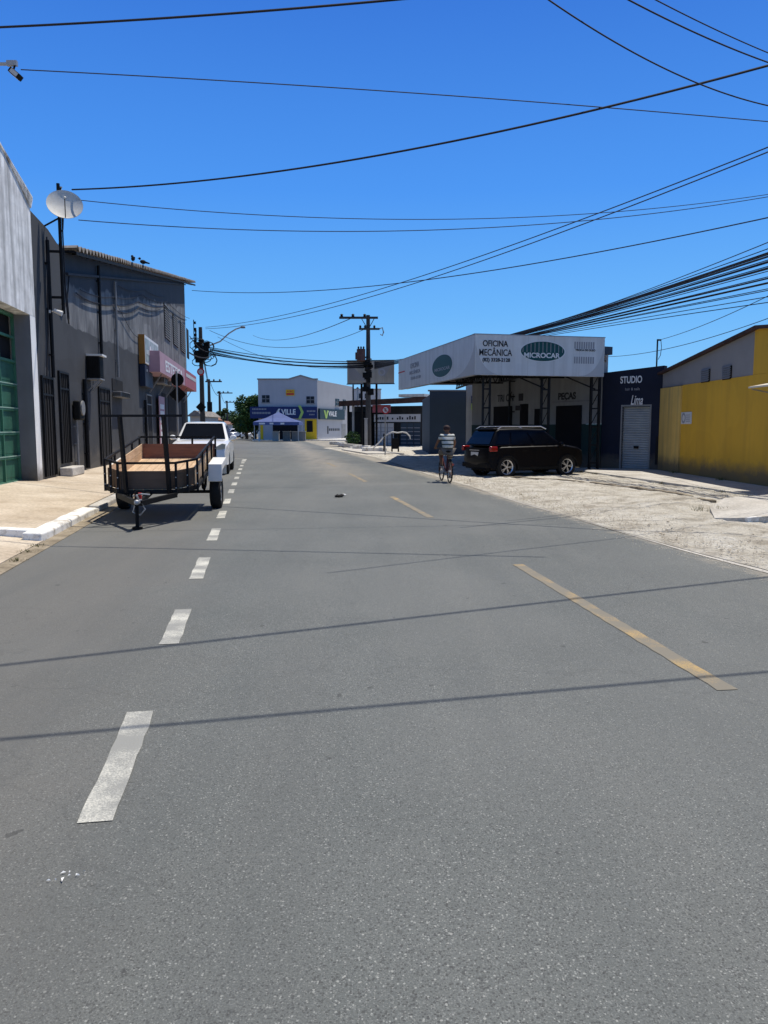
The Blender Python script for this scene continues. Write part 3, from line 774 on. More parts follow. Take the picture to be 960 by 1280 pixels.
# electricity meter
a, b, z0, z1 = rect(91, 97.5, 501, 525)
mt = thing('electricity_meter', 'round-cornered black electricity meter box on the charcoal wall between two doors', 'meter box', fd.w((a+b)/2, 0, z0), fd.a)
w = (b-a)/2; mb = MB(); mb.bx(-w, w, -.2, 0, 0, z1-z0); mb.build('casing', M['trim'], mt, bevel=.05, seg=3)
mb = MB(); mb.cyl((0, -.2, (z1-z0)*.62), (0, -.24, (z1-z0)*.62), w*.7, n=16); mb.build('dial_cover', M['ac_grey'], mt, smooth=True)
# small floodlight / camera on wall
p = H(60, 389); fl_ = thing('security_light', 'small white security light on the dark wall beside the garage', 'lamp', fd.w(p[0], 0, p[1]), fd.a)
mb = MB(); mb.bx(-.05, .05, -.08, 0, -.05, .05); mb.cyl((0, -.08, 0), (0, -.2, .02), .02); mb.build('bracket', M['white'], fl_)
mb = MB(); mb.cyl((0, -.16, .02), (0, -.36, -.06), .05, .07, 12); mb.build('lamp_head', M['white'], fl_)

# poster sign box, side edge ochre
a, b, z0, z1 = rect(179.5, 198, 417, 456)
a = H(174, 435)[0]; zt = 6.35; 
s0 = H(174, 455)[0]
sg = thing('sign_box', 'washed-out grey poster sign box with an ochre end panel on the dark wall', 'sign', fd.w(s0, 0, 0), fd.a)
dep = .27
Yo = H(198, 440, -dep)[0]-s0; zt = H(180, 418, -dep)[1]; zb = H(180, 453, -dep)[1]
mb = MB(); mb.bx(.02, Yo, -dep, 0, zb, zt); mb.build('box', M['sign_white'], sg)
mb = MB(); mb.bx(-.02, .017, -dep, 0, zb-.02, zt+.02); mb.build('end_panel', M['orange_side'], sg)
mb = MB(); mb.bx(.15, Yo-.15, -dep-.012, -dep-.002, zb+.12, zt-.12); pf = mb.build('poster', M['sign_teal'], sg)
mb = MB()
for k in range(7):
    x = .4+k*(Yo-.8)/7; mb.bx(x, x+.5*(Yo/8), -dep-.02, -dep-.013, zb+.45, zb+.45+random.uniform(.15, .5))
mb.build('lettering', M['ink_white'], pf)
bb = thing('junction_box', 'dark blue box hanging right below the ochre sign end', 'box', fd.w(s0, 0, 0), fd.a)
zb2 = H(180, 482, -dep)[1]; mb = MB(); mb.bx(0, 2.3, -dep+.02, 0, zb2, zb-.05); mb.build('casing', M['bluebox'], bb, bevel=.02)
mb = MB(); mb.bx(.3, .5, -dep-.02, -dep+.018, zb-.35, zb-.25); mb.build('latch', M['galv'], bb)
# pink sign
dep = .75
a = H(199.8, 452, -dep)[0]; b = H(245.2, 480, -dep)[0]; zt = H(199.8, 438.6, -dep)[1]; zb = H(199.8, 464.6, -dep)[1]
zt2 = H(245, 471, -dep)[1]; zb2 = H(245, 489.6, -dep)[1]
pk = thing('shop_sign', 'long faded pink shop sign projecting from the dark building over the pavement', 'sign', fd.w(a, 0, 0), fd.a)
w = b-a; m_ = w*.60
mb = MB(); mb.prism([(0, zb), (m_, zb+(zb2-zb)*.6), (m_, zt+(zt2-zt)*.6), (0, zt)], 'y', -dep, 0); mb.build('panel', M['pink'], pk)
mb = MB(); mb.prism([(m_+.02, zb+(zb2-zb)*.6), (w, zb2), (w, zt2), (m_+.02, zt+(zt2-zt)*.6)], 'y', -dep-.01, 0); mb.build('panel', M['pink_red'], pk)
zm = (zt+zb)/2
text('ESTETICA', 'lettering', M['ink_white'], pk, w*.32, zm-.05, -dep-.006, .55, w*.42, bold=.02)
mb = MB(); mb.bx(m_+.5, w-.4, -dep-.022, -dep-.012, zb+.75, zt-.45); mb.build('white_stripe', M['sign_grey'], pk)
for k in range(6): mb = MB(); x = w*(k+.5)/6; mb.bar((x, -dep+.1, zb+.05), (x, -.02, zb-.9), .05); mb.build('bracket', M['ac_grey'], pk)
# poster by the entrance
a, b, z0, z1 = rect(196, 203, 496, 556)
bn = thing('banner', 'narrow pink and white vertical banner beside the shop entrance', 'banner', fd.w(a, -.12, 0), fd.a)
mb = MB(); mb.bx(0, b-a, -.03, 0, .5, z1); pn = mb.build('panel', M['pink'], bn)
mb = MB()
for k in range(6):
    z = .8+k*(z1-1.1)/6; mb.bx(.3, (b-a)-.3, -.038, -.032, z, z+(z1-1)/9)
mb.build('lettering', M['ink_white'], pn)
# insulator rack and lamp at the far corner
p, z = at_wall(237, 415); rk = thing('insulator_rack', 'black rack of four insulators on the far corner of the dark building', 'insulators', (p.x+.25, p.y, z), fd.a)
mb = MB(); mb.bx(-.03, .03, -.1, -.04, -.9, .9); mb.build('rail', M['black'], rk)
for k in range(4): mb = MB(); mb.lathe([(0, -.1), (.1, -.08), (.06, 0), (.1, .08), (0, .1)], 12, Matrix.Translation((0, -.16, -.7+k*.46))); mb.build('insulator', M['trim'], rk, smooth=True)
p, z = at_wall(237, 424); lm = thing('wall_lamp', 'dark street lamp on a short arm at the corner of the dark building', 'lamp', (p.x, p.y, z), fd.a)
mb = MB(); mb.tube([(0, 0, 0), (0, -.4, .12), (0, -.75, .05)], .03); mb.build('arm', M['black'], lm)
mb = MB(); mb.ball((0, -.85, -.1), .2, (1, 1.1, .8)); mb.build('lamp_head', M['trim'], lm, smooth=True)

# two birds on the roof
for i, (px, py, lab) in enumerate(((171, 332, 'small dark bird perched on the roof edge, the left one of the two'), (183, 334, 'small dark bird on the roof edge with its tail up, the right one of two'))):
    s_, z_ = H(px, py, -.5); b_ = thing('bird', lab, 'bird', fd.w(s_, -.36, q3[1]+sl*(s_-q3[0])+.09), (.5, 2.4)[i], 'birds on the roof edge')
    mb = MB(); mb.ball((0, 0, .12), .1, (.8, 1.5, .9)); mb.ball((0, .16, .24), .055); mb.cyl((0, .2, .24), (0, .27, .23), .015, .002, 6)
    mb.cyl((0, -.1, .12), (0, -.32, .10), .05, .03, 6); mb.cyl((.03, 0, 0), (.03, 0, .08), .01, n=5); mb.cyl((-.03, 0, 0), (-.03, 0, .08), .01, n=5)
    mb.build('body', M['trim'], b_, smooth=True)

# satellite dish on its mast
s_, z_ = H(75.5, 300, -.35); top = fd.hit(75.5, 233, -.35)[1]
ms = thing('service_mast', 'black pipe mast on the dark wall carrying cables and the satellite dish', 'mast', fd.w(s_, -.35, 0), fd.a)
low = fd.hit(75.5, 390, -.35)[1]
mb = MB(); mb.cyl((0, 0, low), (0, 0, top), .045, n=10); mb.build('pole', M['black'], ms, smooth=True)
mb = MB(); mb.bx(-.03, .03, 0, .35, low+.4, low+.46); mb.bx(-.03, .03, 0, .35, low+1.6, low+1.66); mb.bar((0, 0, fd.hit(75, 273, -.35)[1]), (-.1, .36, fd.hit(66, 287, -.1)[1]), .04); mb.build('bracket', M['black'], ms)
mb = MB()
for dz in (.1, .28): mb.lathe([(0, -.06), (.06, -.05), (.035, 0), (.06, .05), (0, .06)], 10, Matrix.Translation((.12, -.02, top-dz)))
mb.build('insulator', M['dirty_white'], ms, smooth=True)
mb = MB(); zl = low
mb.tube([(.02, -.06, top-.1), (-.03, -.08, zl+.5), (0, -.1, zl-.1), (.1, -.1, zl-.25), (.22, -.08, zl-.1), (.25, -.05, zl+.4), (.2, 0, zl+1.0), (.25, .1, zl+1.9)], .018, 6)
mb.tube([(.35, -.05, top-.2), (.3, -.05, top-.5), (.32, .0, top-1.1), (.4, .1, zl+2.2)], .016, 6)
mb.build('hanging_cable', M['cable'], ms)
c = D(81, 258, (fd.w(s_, -.5, 0)).y-.3)
ds = thing('satellite_dish', 'round pale satellite dish fixed to the mast above the dark roof', 'satellite dish', c)
nrm = Vector((.346, -.826, .44)).normalized()
rot = nrm.to_track_quat('Z', 'Y').to_matrix().to_4x4()
prof = [(0, 0)]+[(.44*k/8, .085*(k/8)**2) for k in range(1, 9)]+[(.45, .09), (.45, .075)]+[(.44*k/8, .085*(k/8)**2-.015) for k in range(7, -1, -1)]
mb = MB(); mb.lathe(prof, 40, rot); mb.build('reflector', M['dirty_white'], ds, smooth=True)
mb = MB(); fp = rot @ Vector((0, .0, .34)); e = rot @ Vector((0, -.43, .09)); mb.cyl(e, fp, .012, n=8); mb.cyl(rot @ Vector((0, 0, 0)), rot @ Vector((0, 0, -.16)), .04)
mb.build('feed_arm', M['black'], ds)
mb = MB(); mb.cyl(fp+Vector((0, .03, 0)), fp-Vector((0, .05, .02)), .035, .028); mb.build('receiver', M['dirty_white'], ds, smooth=True)

# round + diamond road signs seen from behind on the pavement
p = G(224, 573, .15); p = Vector((-9.15, 34.2, .15)); p.x = (224-480)/F*34.2*1.0
sn = thing('road_sign_post', 'slim pale post with the dark backs of a round and a diamond road sign', 'road sign', (p.x, p.y, .15), 0)
zt = D(224, 464, p.y).z-.15
mb = MB(); mb.cyl((0, 0, 0), (0, 0, zt), .04, n=10); mb.build('post', M['pole_light'], sn, smooth=True)
mb = MB(); zc = D(224, 474.5, p.y).z-.15; mb.cyl((.02, .045, zc), (.02, .06, zc), .28, n=28); mb.build('round_plate', M['trim'], sn)
zc = D(224, 493, p.y).z-.15; mb = MB()
mb.prism([(.02-.38, zc), (.02, zc-.38), (.02+.38, zc), (.02, zc+.38)], 'y', .045, .06); mb.build('diamond_plate', M['trim'], sn)

# ================================================================ RIGHT BUILDINGS
# --- mechanic's shop with canopy
A = Vector((3.13, 26.9)); B = Vector((7.9, 28.0)); C0 = Vector((.70, 37.5)); Dk = Vector((1.7, 44.5)); Ek = Vector((8.6, 44.5)); Fk = Vector((8.4, 29.2))
shop = thing('mechanic_shop', 'mechanic workshop with a big white sign canopy on lattice columns and dark open doors', 'building', (A.x, A.y, 0))
def L2(v, z): return (v[0]-A.x, v[1]-A.y, z)
fz0, fz1 = 3.43, 4.80
# canopy deck
mb = MB()
inset = [A+Vector((.2, .3)), C0+Vector((.35, .0)), Dk, Ek, Fk+Vector((0, .2)), B+Vector((.1, .25))]
top = [mb.bm.verts.new(L2(v, 4.2)) for v in inset]; bo = [mb.bm.verts.new(L2(v, 4.05)) for v in inset]
mb.bm.faces.new(top); mb.bm.faces.new(bo[::-1])
for i in range(6): mb.bm.faces.new((top[i], top[(i+1) % 6], bo[(i+1) % 6], bo[i]))
mb.build('canopy_deck', M['rust'], shop)
# trusses below deck
mb = MB()
def truss(p, q, z0, z1, n=10):
    mb.bar(L2(p, z0), L2(q, z0), .07); mb.bar(L2(p, z1), L2(q, z1), .07)
    for k in range(n):
        a = p.lerp(q, k/n); b = p.lerp(q, (k+.5)/n); c = p.lerp(q, (k+1)/n)
        mb.bar(L2(a, z0), L2(b, z1), .035); mb.bar(L2(b, z1), L2(c, z0), .035)
truss(A+Vector((.25, .35)), B+Vector((.0, .35)), 3.5, 3.98, 14)
truss(A+Vector((.3, .5)), C0+Vector((.4, .1)), 3.5, 3.98, 24)
for t in (.25, .5, .75): truss(A.lerp(B, t)+Vector((0, .4)), Vector((A.lerp(B, t).x-.6, 40)), 3.62, 4.0, 22)
truss(C0.lerp(A, .3)+Vector((.4, 0)), Vector((7.4, 35)), 3.6, 4.0, 16); truss(C0.lerp(A, .65)+Vector((.4, 0)), Vector((7.8, 31)), 3.6, 4.0, 14)
mb.build('roof_truss', M['black'], shop)
# sign fascia fronts, each with frame
ff = Frame(A, B); fs = Frame(C0, A)
def panel(fr, name, x0, x1, z0, z1, y0, y1, mat, parent):
    pts = []
    mb = MB(); c = [fr.w(x0, y0, 0), fr.w(x1, y0, 0), fr.w(x1, y1, 0), fr.w(x0, y1, 0)]
    lo = [mb.bm.verts.new(L2(v, z0)) for v in c]; hi = [mb.bm.verts.new(L2(v, z1)) for v in c]
    mb.bm.faces.new(lo); mb.bm.faces.new(hi)
    for i in range(4): mb.bm.faces.new((lo[i], lo[(i+1) % 4], hi[(i+1) % 4], hi[i]))
    return mb.build(name, mat, parent)
def child_frame(fr, parent_thing, name='fascia_sign'):
    """an empty part placed on the wall frame so that lettering can be laid out in wall coordinates"""
    o = empty(name, fr.o-Vector(parent_thing.location), fr.a); o.parent = parent_thing; return o
def fascia(fr, xs):
    o = MB(); o.bx(0, fr.L, 0, .18, fz0, fz1)
    m = o.build('fascia_sign', M['sign_white'], shop)
    m.location = (fr.o.x-A.x, fr.o.y-A.y, 0); m.rotation_euler = (0, 0, fr.a); return m
f1 = fascia(ff, 0); f2 = fascia(fs, 0)
W1 = ff.L
def RX(px, py, fr=ff): return fr.hit(px, py)
for par_, L_ in ((f1, ff.L), (f2, fs.L)):
    mb = MB(); nn_ = int(L_/1.22)
    for k in range(1, nn_+1): mb.bx(k*L_/(nn_+1)-.006, k*L_/(nn_+1)+.006, -.0022, .0, fz0+.01, fz1-.01)
    mb.build('panel_seams', M['sign_grey'], par_)
# grey curved lower corners of the printed banner
def corner(par, x0, x1, flip):
    mb = MB(); n = 14; pts = [(x0, fz0+.01)]
    for k in range(n+1):
        t = k/n; a = t*math.pi/2
        x = x1+(x0-x1)*math.sin(a); z = fz0+.01+(1.28)*(1-math.cos(a))
        pts.append((x, z))
    mb.face([(x, -.004, z) for x, z in pts]); return mb.build('printed_corner', M['sign_grey'], par)
corner(f1, .02, .95, 0); corner(f1, W1-.02, W1-.95, 0); corner(f2, fs.L-.02, fs.L-2.6, 0)
mb = MB(); mb.bx(-.02, W1+.02, -.012, .19, fz1+.003, fz1+.03); mb.build('top_trim', M['galv'], f1)
mb = MB(); mb.bx(.0, fs.L, -.012, .19, fz1+.003, fz1+.03); mb.build('top_trim', M['galv'], f2)
def put(body, px0, px1, py0, py1, mat, par, fr, **k):
    a = fr.hit(px0, (py0+py1)/2)[0]; b = fr.hit(px1, (py0+py1)/2)[0]; m_ = (px0+px1)/2
    z1 = fr.hit(m_, py0)[1]; z0 = fr.hit(m_, py1)[1]
    return text(body, 'lettering', mat, par, (a+b)/2, (z0+z1)/2, -.008, z1-z0, b-a, **k)
put('OFICINA', 603.5, 635, 425.5, 433.2, M['ink'], f1, ff, bold=.022)
put('MECÂNICA', 599, 640, 434.3, 444.8, M['ink'], f1, ff, bold=.012)
put('(82) 3328-2128', 603, 637.5, 447.5, 453.5, M['ink'], f1, ff, bold=.03)
def oval(par, fr, px0, px1, py0, py1, bars):
    a, b, z0, z1 = rect(px0, px1, py0, py1, fr); cx, cz, rx, rz_ = (a+b)/2, (z0+z1)/2, (b-a)/2, (z1-z0)/2
    mb = MB(); mb.face([(cx+rx*1.05*math.cos(k*math.pi/24), -.005, cz+rz_*1.08*math.sin(k*math.pi/24)) for k in range(48)]); mb.build('oval_rim', M['ink_white'], par)
    mb = MB(); mb.face([(cx+rx*math.cos(k*math.pi/24), -.009, cz+rz_*math.sin(k*math.pi/24)) for k in range(48)]); ov = mb.build('oval_emblem', M['teal'], par)
    mb = MB()
    for k in range(bars):
        x = (k+.5)/bars*2-1; hh = math.sqrt(max(0, 1-x*x))
        mb.bx(cx+x*rx-.011, cx+x*rx+.011, -.013, -.010, cz-rz_*.1, cz+rz_*hh*.93)
    if bars: mb.build('grille_lines', M['ink_grey'], ov)
    return cx, cz, rx, rz_, ov
cx, cz, rx, rz_, ov = oval(f1, ff, 651, 705.5, 427, 451.5, 11)
put('MICROCAR', 655, 700, 441, 447.5, M['ink_white'], f1, ff, bold=.03); 
for o in list(kids(f1)):
    pass
for zz0 in (4.40, 3.88):
    mb = MB()
    for k in range(9): a = ff.hit(718+k*2.9, 428)[0]; mb.bx(a, a+.055, -.006, -.003, zz0, zz0+.24)
    mb.build('printed_grid', M['ink_grey'], f1)
put('TROCA DE OLEO', 719, 744, 436.5, 439, M['ink'], f1, ff, bold=.03)
# left fascia
put('OFICINA', 513, 524, 453, 459.5, M['ink_grey'], f2, fs, bold=.03, rot=.0)
put('MECÂNICA', 512, 525.5, 461.5, 467, M['ink_grey'], f2, fs, bold=.03)
put('3328-2128', 513.5, 526, 470, 473.5, M['ink_grey'], f2, fs, bold=.03)
oval(f2, fs, 540.5, 565.5, 443.5, 471, 0)
put('MICROCAR', 543.5, 562.5, 459, 463, M['ink_grey'], f2, fs, bold=.03)
mb = MB(); a = fs.hit(498, 465)[0]; b = fs.hit(506, 465)[0]; mb.bx(a, b, -.006, -.002, 4.2, 4.26); mb.build('red_line', M['red'], f2)
# lattice columns
def lattice(px, Y, w=.24, name='lattice_column'):
    p = D(px, 560, Y); mb = MB()
    for s_ in (-w/2, w/2):
        for d in (-.1, .1): mb.bx(p.x-A.x+s_-.025, p.x-A.x+s_+.025, Y-A.y+d-.025, Y-A.y+d+.025, 0, 3.98)
    for k in range(6):
        z = .3+k*.66
        mb.bx(p.x-A.x-w/2+.026, p.x-A.x+w/2-.026, Y-A.y-.11, Y-A.y-.09, z, z+.05)
        mb.bar((p.x-A.x-w/2, Y-A.y+.1, z), (p.x-A.x+w/2, Y-A.y+.1, z+.6), .025)
    mb.build(name, M['black'], shop)
lattice(607, 27.4); lattice(680, 27.9, .26); lattice(742, 28.3, .30); lattice(640, 34.0, .3)
# side braces
for px, Y in ((680, 27.9), (742, 28.3)):
    x = D(px, 560, Y).x-A.x; mb = MB(); mb.bar((x, Y-A.y, 3.0), (x-1.3, Y-A.y+.35, 3.6), .05); mb.build('brace', M['black'], shop)
# back wall
fb = Frame((4.2, 37.0), (8.12, 28.95))
ob = empty('workshop_wall', (fb.o.x-A.x, fb.o.y-A.y, 0), fb.a)
bpy.data.objects.remove(ob)
def lw(name, mat, boxes, parent=shop, fr=fb):
    mb = MB()
    for b_ in boxes: mb.bx(*b_)
    o = mb.build(name, mat, parent); 
    if parent == shop: o.location = (fr.o.x-A.x, fr.o.y-A.y, 0); o.rotation_euler = (0, 0, fr.a)
    return o
wb = lw('wall', M['oficina_white'], [(0, fb.L, .0, .25, 1.75, 4.3)])
lw('dado', M['oficina_green'], [(0, fb.L, -.01, .25, 0, 1.745)])
def bdoor(px0, px1, pyt, name='door'):
    a, b, z0, z1 = rect(px0, px1, pyt, 560, fb); lw(name, M['void'], [(a, b, -.02, .2, 0.02, z1)]); return a, b, z1
for d_ in ((695, 727, 507), (668, 677, 511), (617, 640, 508), (650, 660, 505)): bdoor(*d_)
def on_back(px0, px1, py0, py1, body, mat, bold=.03):
    o = put(body, px0, px1, py0, py1, mat, shop, fb, bold=bold); o.location = (fb.o.x-A.x, fb.o.y-A.y, 0); o.rotation_euler = (0, 0, fb.a)
on_back(698, 720, 490.5, 501.5, 'PEÇAS', M['ink'], .04)
on_back(622, 642, 493, 502, 'TRI ON', M['ink'], .02)
a, b, z0, z1 = rect(649, 654, 492, 501, fb); lw('notice', M['ink'], [(a, b, -.03, -.005, z0, z1)])
a, b, z0, z1 = rect(645, 652, 507, 513, fb); lw('notice', M['ink'], [(a, b, -.03, -.005, z0, z1)])
mb = MB(); a = fb.hit(700, 505)[0]
# wall cable run
lw('conduit', M['ac_grey'], [(fb.hit(690, 500)[0], fb.L, -.03, -.012, 2.62, 2.66)])
lw('parapet', M['slate'], [(fb.L-.3, fb.L+.05, .0, .4, 4.31, 4.6)])

# --- navy studio
fn = Frame((8.13, 28.9), (9.86, 27.45))
st = thing('studio_building', 'narrow navy blue studio with a grey roller shutter door', 'building', fn.o, fn.a)
nz0 = fn.hit(757, 466)[1]; nz1 = fn.hit(826, 457)[1]
mb = MB(); sh = rect(777, 811.5, 508, 584, fn)
a, b, zt = sh[0], sh[1], sh[3]
mb.prism([(0, .05), (a, .05), (a, zt), (b, zt), (b, .05), (fn.L, .05), (fn.L, nz1), (0, nz0)], 'y', 0, .3)
mb.build('wall', M['navy'], st)
mb = MB(); mb.bx(.02, fn.L-.02, .31, 6, 0, nz0-.3); mb.build('rear_block', M['far_wall'], st)
mb = MB(); n = 26
for k in range(n):
    z = .12+(zt-.12)*k/n; mb.prism([(.16, z), (.13, z+.02), (.13, z+(zt-.12)/n-.025), (.16, z+(zt-.12)/n)], 'x', a, b)
mb.bx(a, b, .17, .2, .1, zt); mb.build('roller_shutter', M['shutter'], st)
mb = MB(); mb.bx(a-.05, a, -.02, .12, .1, zt); mb.bx(b, b+.05, -.02, .12, .1, zt); mb.bx(a-.05, b+.05, -.02, .12, zt, zt+.06); mb.build('shutter_frame', M['ac_grey'], st)
def putf(body, r, mat, par, fr, y=-.03, **k):
    a, b, z0, z1 = rect(*r, fr); return text(body, 'lettering', mat, par, (a+b)/2, (z0+z1)/2, y, z1-z0, b-a, **k)
putf('STUDIO', (776, 803, 470, 479), M['ink_white'], st, fn, bold=.02)
putf('hair & nails', (782, 800, 484.5, 488), M['ink_grey'], st, fn, bold=0)
for o in kids(st):
    if o.name.startswith('lettering') and len(o.data.vertices) > 3000: pass
putf('Lima', (789, 804, 494, 506), M['ink_white'], st, fn, bold=.01, shear=.35)
mb = MB(); mb.bx(b+.25, b+.33, -.03, 0, .3, 1.3); mb.build('meter_pipe', M['black'], st)
mb = MB(); mb.bx((a+b)/2-.09, (a+b)/2+.09, .10, .128, .85, .95); mb.build('lock', M['trim'], st)
mb = MB(); mb.bx(a, b, .10, .15, .06, .13); mb.build('bottom_rail', M['ac_grey'], st)
am = D(822, 424, 29.5); base = D(822, 458, 29.5)
an = thing('antenna_mast', 'thin dark mast with a wire loop on the navy studio roof', 'mast', (am.x, am.y, nz0-.32))
mb = MB(); hh = am.z-nz0+.32; mb.cyl((0, 0, 0), (0, 0, hh), .03, n=8); mb.build('pole', M['black'], an)
mb = MB(); mb.bx(0, .14, -.02, .02, hh-.06, hh); mb.tube([(.12, 0, hh), (.16, 0, hh-.3), (.13, 0, hh-.6), (.05, 0, hh-.75)], .012, 6); mb.build('cable_loop', M['black'], an)

# --- yellow building
fy = Frame((9.8, 27.45), (9.8, 9.0))
yb = thing('yellow_building', 'long mustard yellow wall with a grey gable and two small vents above', 'building', fy.o, fy.a)
yz = 3.0
xa = fy.hit(851, 540)[0]
mb = MB(); mb.bx(0.03, xa, -.05, .25, .05, yz-.02); mb.build('pale_wall', M['yellow_pale'], yb)
mb = MB(); mb.bx(xa+.003, fy.L, .0, .25, .05, yz); mb.build('wall', M['yellow'], yb)
pkx, pkz = fy.hit(949, 411); l0, lz0 = 0, fy.hit(826, 468)[1]
gx = fy.hit(943, 430)[0]
slp = (pkz-lz0)/pkx
mb = MB(); mb.prism([(.03, yz+.004), (gx, yz+.004), (gx, lz0+slp*gx), (.03, lz0)], 'y', .02, .25); mb.build('gable_wall', M['gable_grey'], yb)
mb = MB(); mb.prism([(gx+.004, yz+.004), (fy.L, yz+.004), (fy.L, pkz-slp*(fy.L-pkx)), (pkx, pkz), (gx+.004, lz0+slp*gx)], 'y', 0, .25); mb.build('upper_wall', M['yellow'], yb)
mb = MB(); mb.prism([(-.15, lz0-.02), (pkx, pkz), (fy.L, pkz-slp*(fy.L-pkx)), (fy.L, pkz-slp*(fy.L-pkx)+.09), (pkx, pkz+.09), (-.15, lz0+.06)], 'y', -.12, 8); rf = mb.build('roof', M['rust'], yb)
for r in ((877, 887, 462, 478), (903.5, 914, 458, 474.5)):
    a, b, z0, z1 = rect(*r, fy); mb = MB(); mb.bx(a, b, -.01, .018, z0, z1); o = mb.build('vent', M['void'], yb)
    mb = MB()
    for k in range(6): z = z0+(z1-z0)*(k+.4)/6; mb.prism([(-.05, z), (-.012, z+.05), (-.012, z+.065), (-.05, z+.015)], 'x', a, b)
    mb.build('louvres', M['gable_grey'], o)
a, b, z0, z1 = rect(852, 865, 515, 530, fy)
pl = thing('wall_plaque', 'small white notice plaque on the mustard yellow wall', 'sign', fy.w((a+b)/2, -.002, z0), fy.a)
mb = MB(); mb.bx(-(b-a)/2, (b-a)/2, -.02, 0, 0, z1-z0); mb.build('board', M['sign_white'], pl, bevel=.012)
mb = MB(); w = (b-a); h = z1-z0
mb.lathe([(w*.12, -.001), (w*.2, -.001)], 20, Matrix.Translation((-w*.24, -.023, h*.5)) @ Matrix.Rotation(R(90), 4, 'X'))
for k in range(4): mb.bx(w*.0, w*.38, -.024, -.021, h*(.2+.17*k), h*(.26+.17*k))
mb.build('print', M['ink_grey'], pl)
aw0 = fy.hit(935, 492, -.9)[0]+.0
aw = thing('awning', 'cream awning edge projecting from the yellow wall at the right', 'awning', fy.w(aw0-.3, 0, 2.72), fy.a)
mb = MB(); mb.prism([(0, .05), (-.9, -.12), (-.9, -.16), (0, -.04)], 'x', .3, 5); mb.build('sheet', M['cream'], aw)
for x in (.4, 2, 4): mb = MB(); mb.bar((x, -.85, -.18), (x, -.005, -.35), .03); mb.build('brace', M['galv'], aw)

# --- slate wall building behind the canopy
fk = Frame((D(537, 540, 46).x, 46.0), (D(606, 540, 46).x, 46.0))
sb = thing('slate_building', 'plain slate blue wall building left behind the workshop canopy', 'building', fk.o, fk.a)
z = fk.hit(550, 489)[1]
mb = MB(); mb.bx(0, fk.hit(582, 540)[0], 0, .3, 0, z); mb.build('wall', M['slate'], sb)
mb = MB(); mb.bx(fk.hit(582.3, 540)[0], fk.L+6, .0, .3, 0, z+.4); mb.build('pale_wall', M['oficina_white'], sb)
mb = MB(); mb.bx(0, fk.L+6, .31, 9, 0, z-.2); mb.build('rear_block', M['slate'], sb)
mb = MB(); mb.bx(-.1, fk.hit(582, 540)[0]+.05, -.05, .35, z+.003, z+.08); mb.build('coping', M['gable_grey'], sb)
a, b, z0, z1 = rect(589, 600, 495, 512, fk); 
ps = thing('poster', 'small blue and green poster on the pale wall under the canopy', 'poster', fk.w(a, -.01, z0), 0)
mb = MB(); mb.bx(0, b-a, -.02, 0, 0, (z1-z0)*.45); mb.build('lower_sheet', M['lime'], ps)
mb = MB(); mb.bx(0, b-a, -.02, 0, (z1-z0)*.46, z1-z0); mb.build('upper_sheet', M['navy_sign'], ps)
text('24H', 'lettering', M['ink_white'], ps, (b-a)/2, (z1-z0)*.73, -.024, (z1-z0)*.25, bold=.02)

# --- low bar with rusty roof
fr_ = Frame((D(436, 540, 69).x, 69.0), (D(537, 540, 66).x, 66.0))
br = thing('roadside_bar', 'low roadside bar with a rusty lean-to roof, posts and white gates', 'building', fr_.o, fr_.a)
a = fr_.hit(434, 500)[0]; zt1 = fr_.hit(440, 502)[1]; zt2 = fr_.hit(533, 497)[1]; Lr = fr_.L
mb = MB(); mb.prism([(-.2, zt1-.45), (Lr+.2, zt2-.45), (Lr+.2, zt2), (-.2, zt1)], 'y', -1.6, -1.4); 
mb.prism([(-.2, zt1-.1), (Lr+.2, zt2-.1), (Lr+.2, zt2), (-.2, zt1)], 'y', -1.39, 6); mb.build('roof', M['rust'], br)
mb = MB(); mb.bx(Lr-2.2, Lr+.1, -1.65, -.3, zt2+.02, zt2+.25); mb.build('roof_sheet', M['dirty_white'], br)
mb = MB(); mb.bx(0, Lr, 1.2, 1.5, 0, zt1-.4); mb.build('wall', M['facade_shade'], br)
mb = MB(); mb.bx(0, 2.4, -.3, 1.19, 0, zt1-.9); mb.build('porch_block', M['black'], br)
for px in (443, 449, 465.5, 538):
    x = fr_.hit(px, 530)[0]; mb = MB(); mb.bx(x-.08, x+.08, -1.3, -1.14, 0, zt1-.3); mb.build('post', M['trim'] if px != 449 else M['pole_light'], br)
x0, x1, z0, z1 = rect(473, 530, 529, 556, fr_)
for k in range(7):
    xa_ = x0+(x1-x0)*k/7; xb_ = x0+(x1-x0)*(k+1)/7-.06
    if k == 3: continue
    mb = MB(); mb.bx(xa_, xb_, -.8, -.74, .1, z1); pn = mb.build('gate_leaf', M['sign_grey'] if k < 4 else M['slate'], br)
    mb = MB()
    for j in range(5): z = .3+j*(z1-.4)/5; mb.bx(xa_+.02, xb_-.02, -.82, -.803, z, z+.05)
    mb.build('rail', M['ink_grey'], pn)
x0, x1, z0, z1 = rect(473, 530, 518, 527.5, fr_)
mb = MB(); mb.bx(x0, x1, -.95, -.85, z0, z1); sg_ = mb.build('sign_board', M['sign_grey'], br)
mb = MB(); random.seed(3)
for k in range(16):
    if k in (5, 7, 11): continue
    x = x0+.3+(x1-x0-.6)*k/16; mb.bx(x, x+.14, -.965, -.952, z0+.2, z1-.2+random.uniform(-.1, .05))
mb.build('worn_lettering', M['ink'], sg_)
x0, x1, z0, z1 = rect(472, 494, 506.5, 516, fr_); mb = MB(); mb.bx(x0, x1, -1.1, -1.0, z0, z1); mb.build('red_board', M['pink_red'], br)

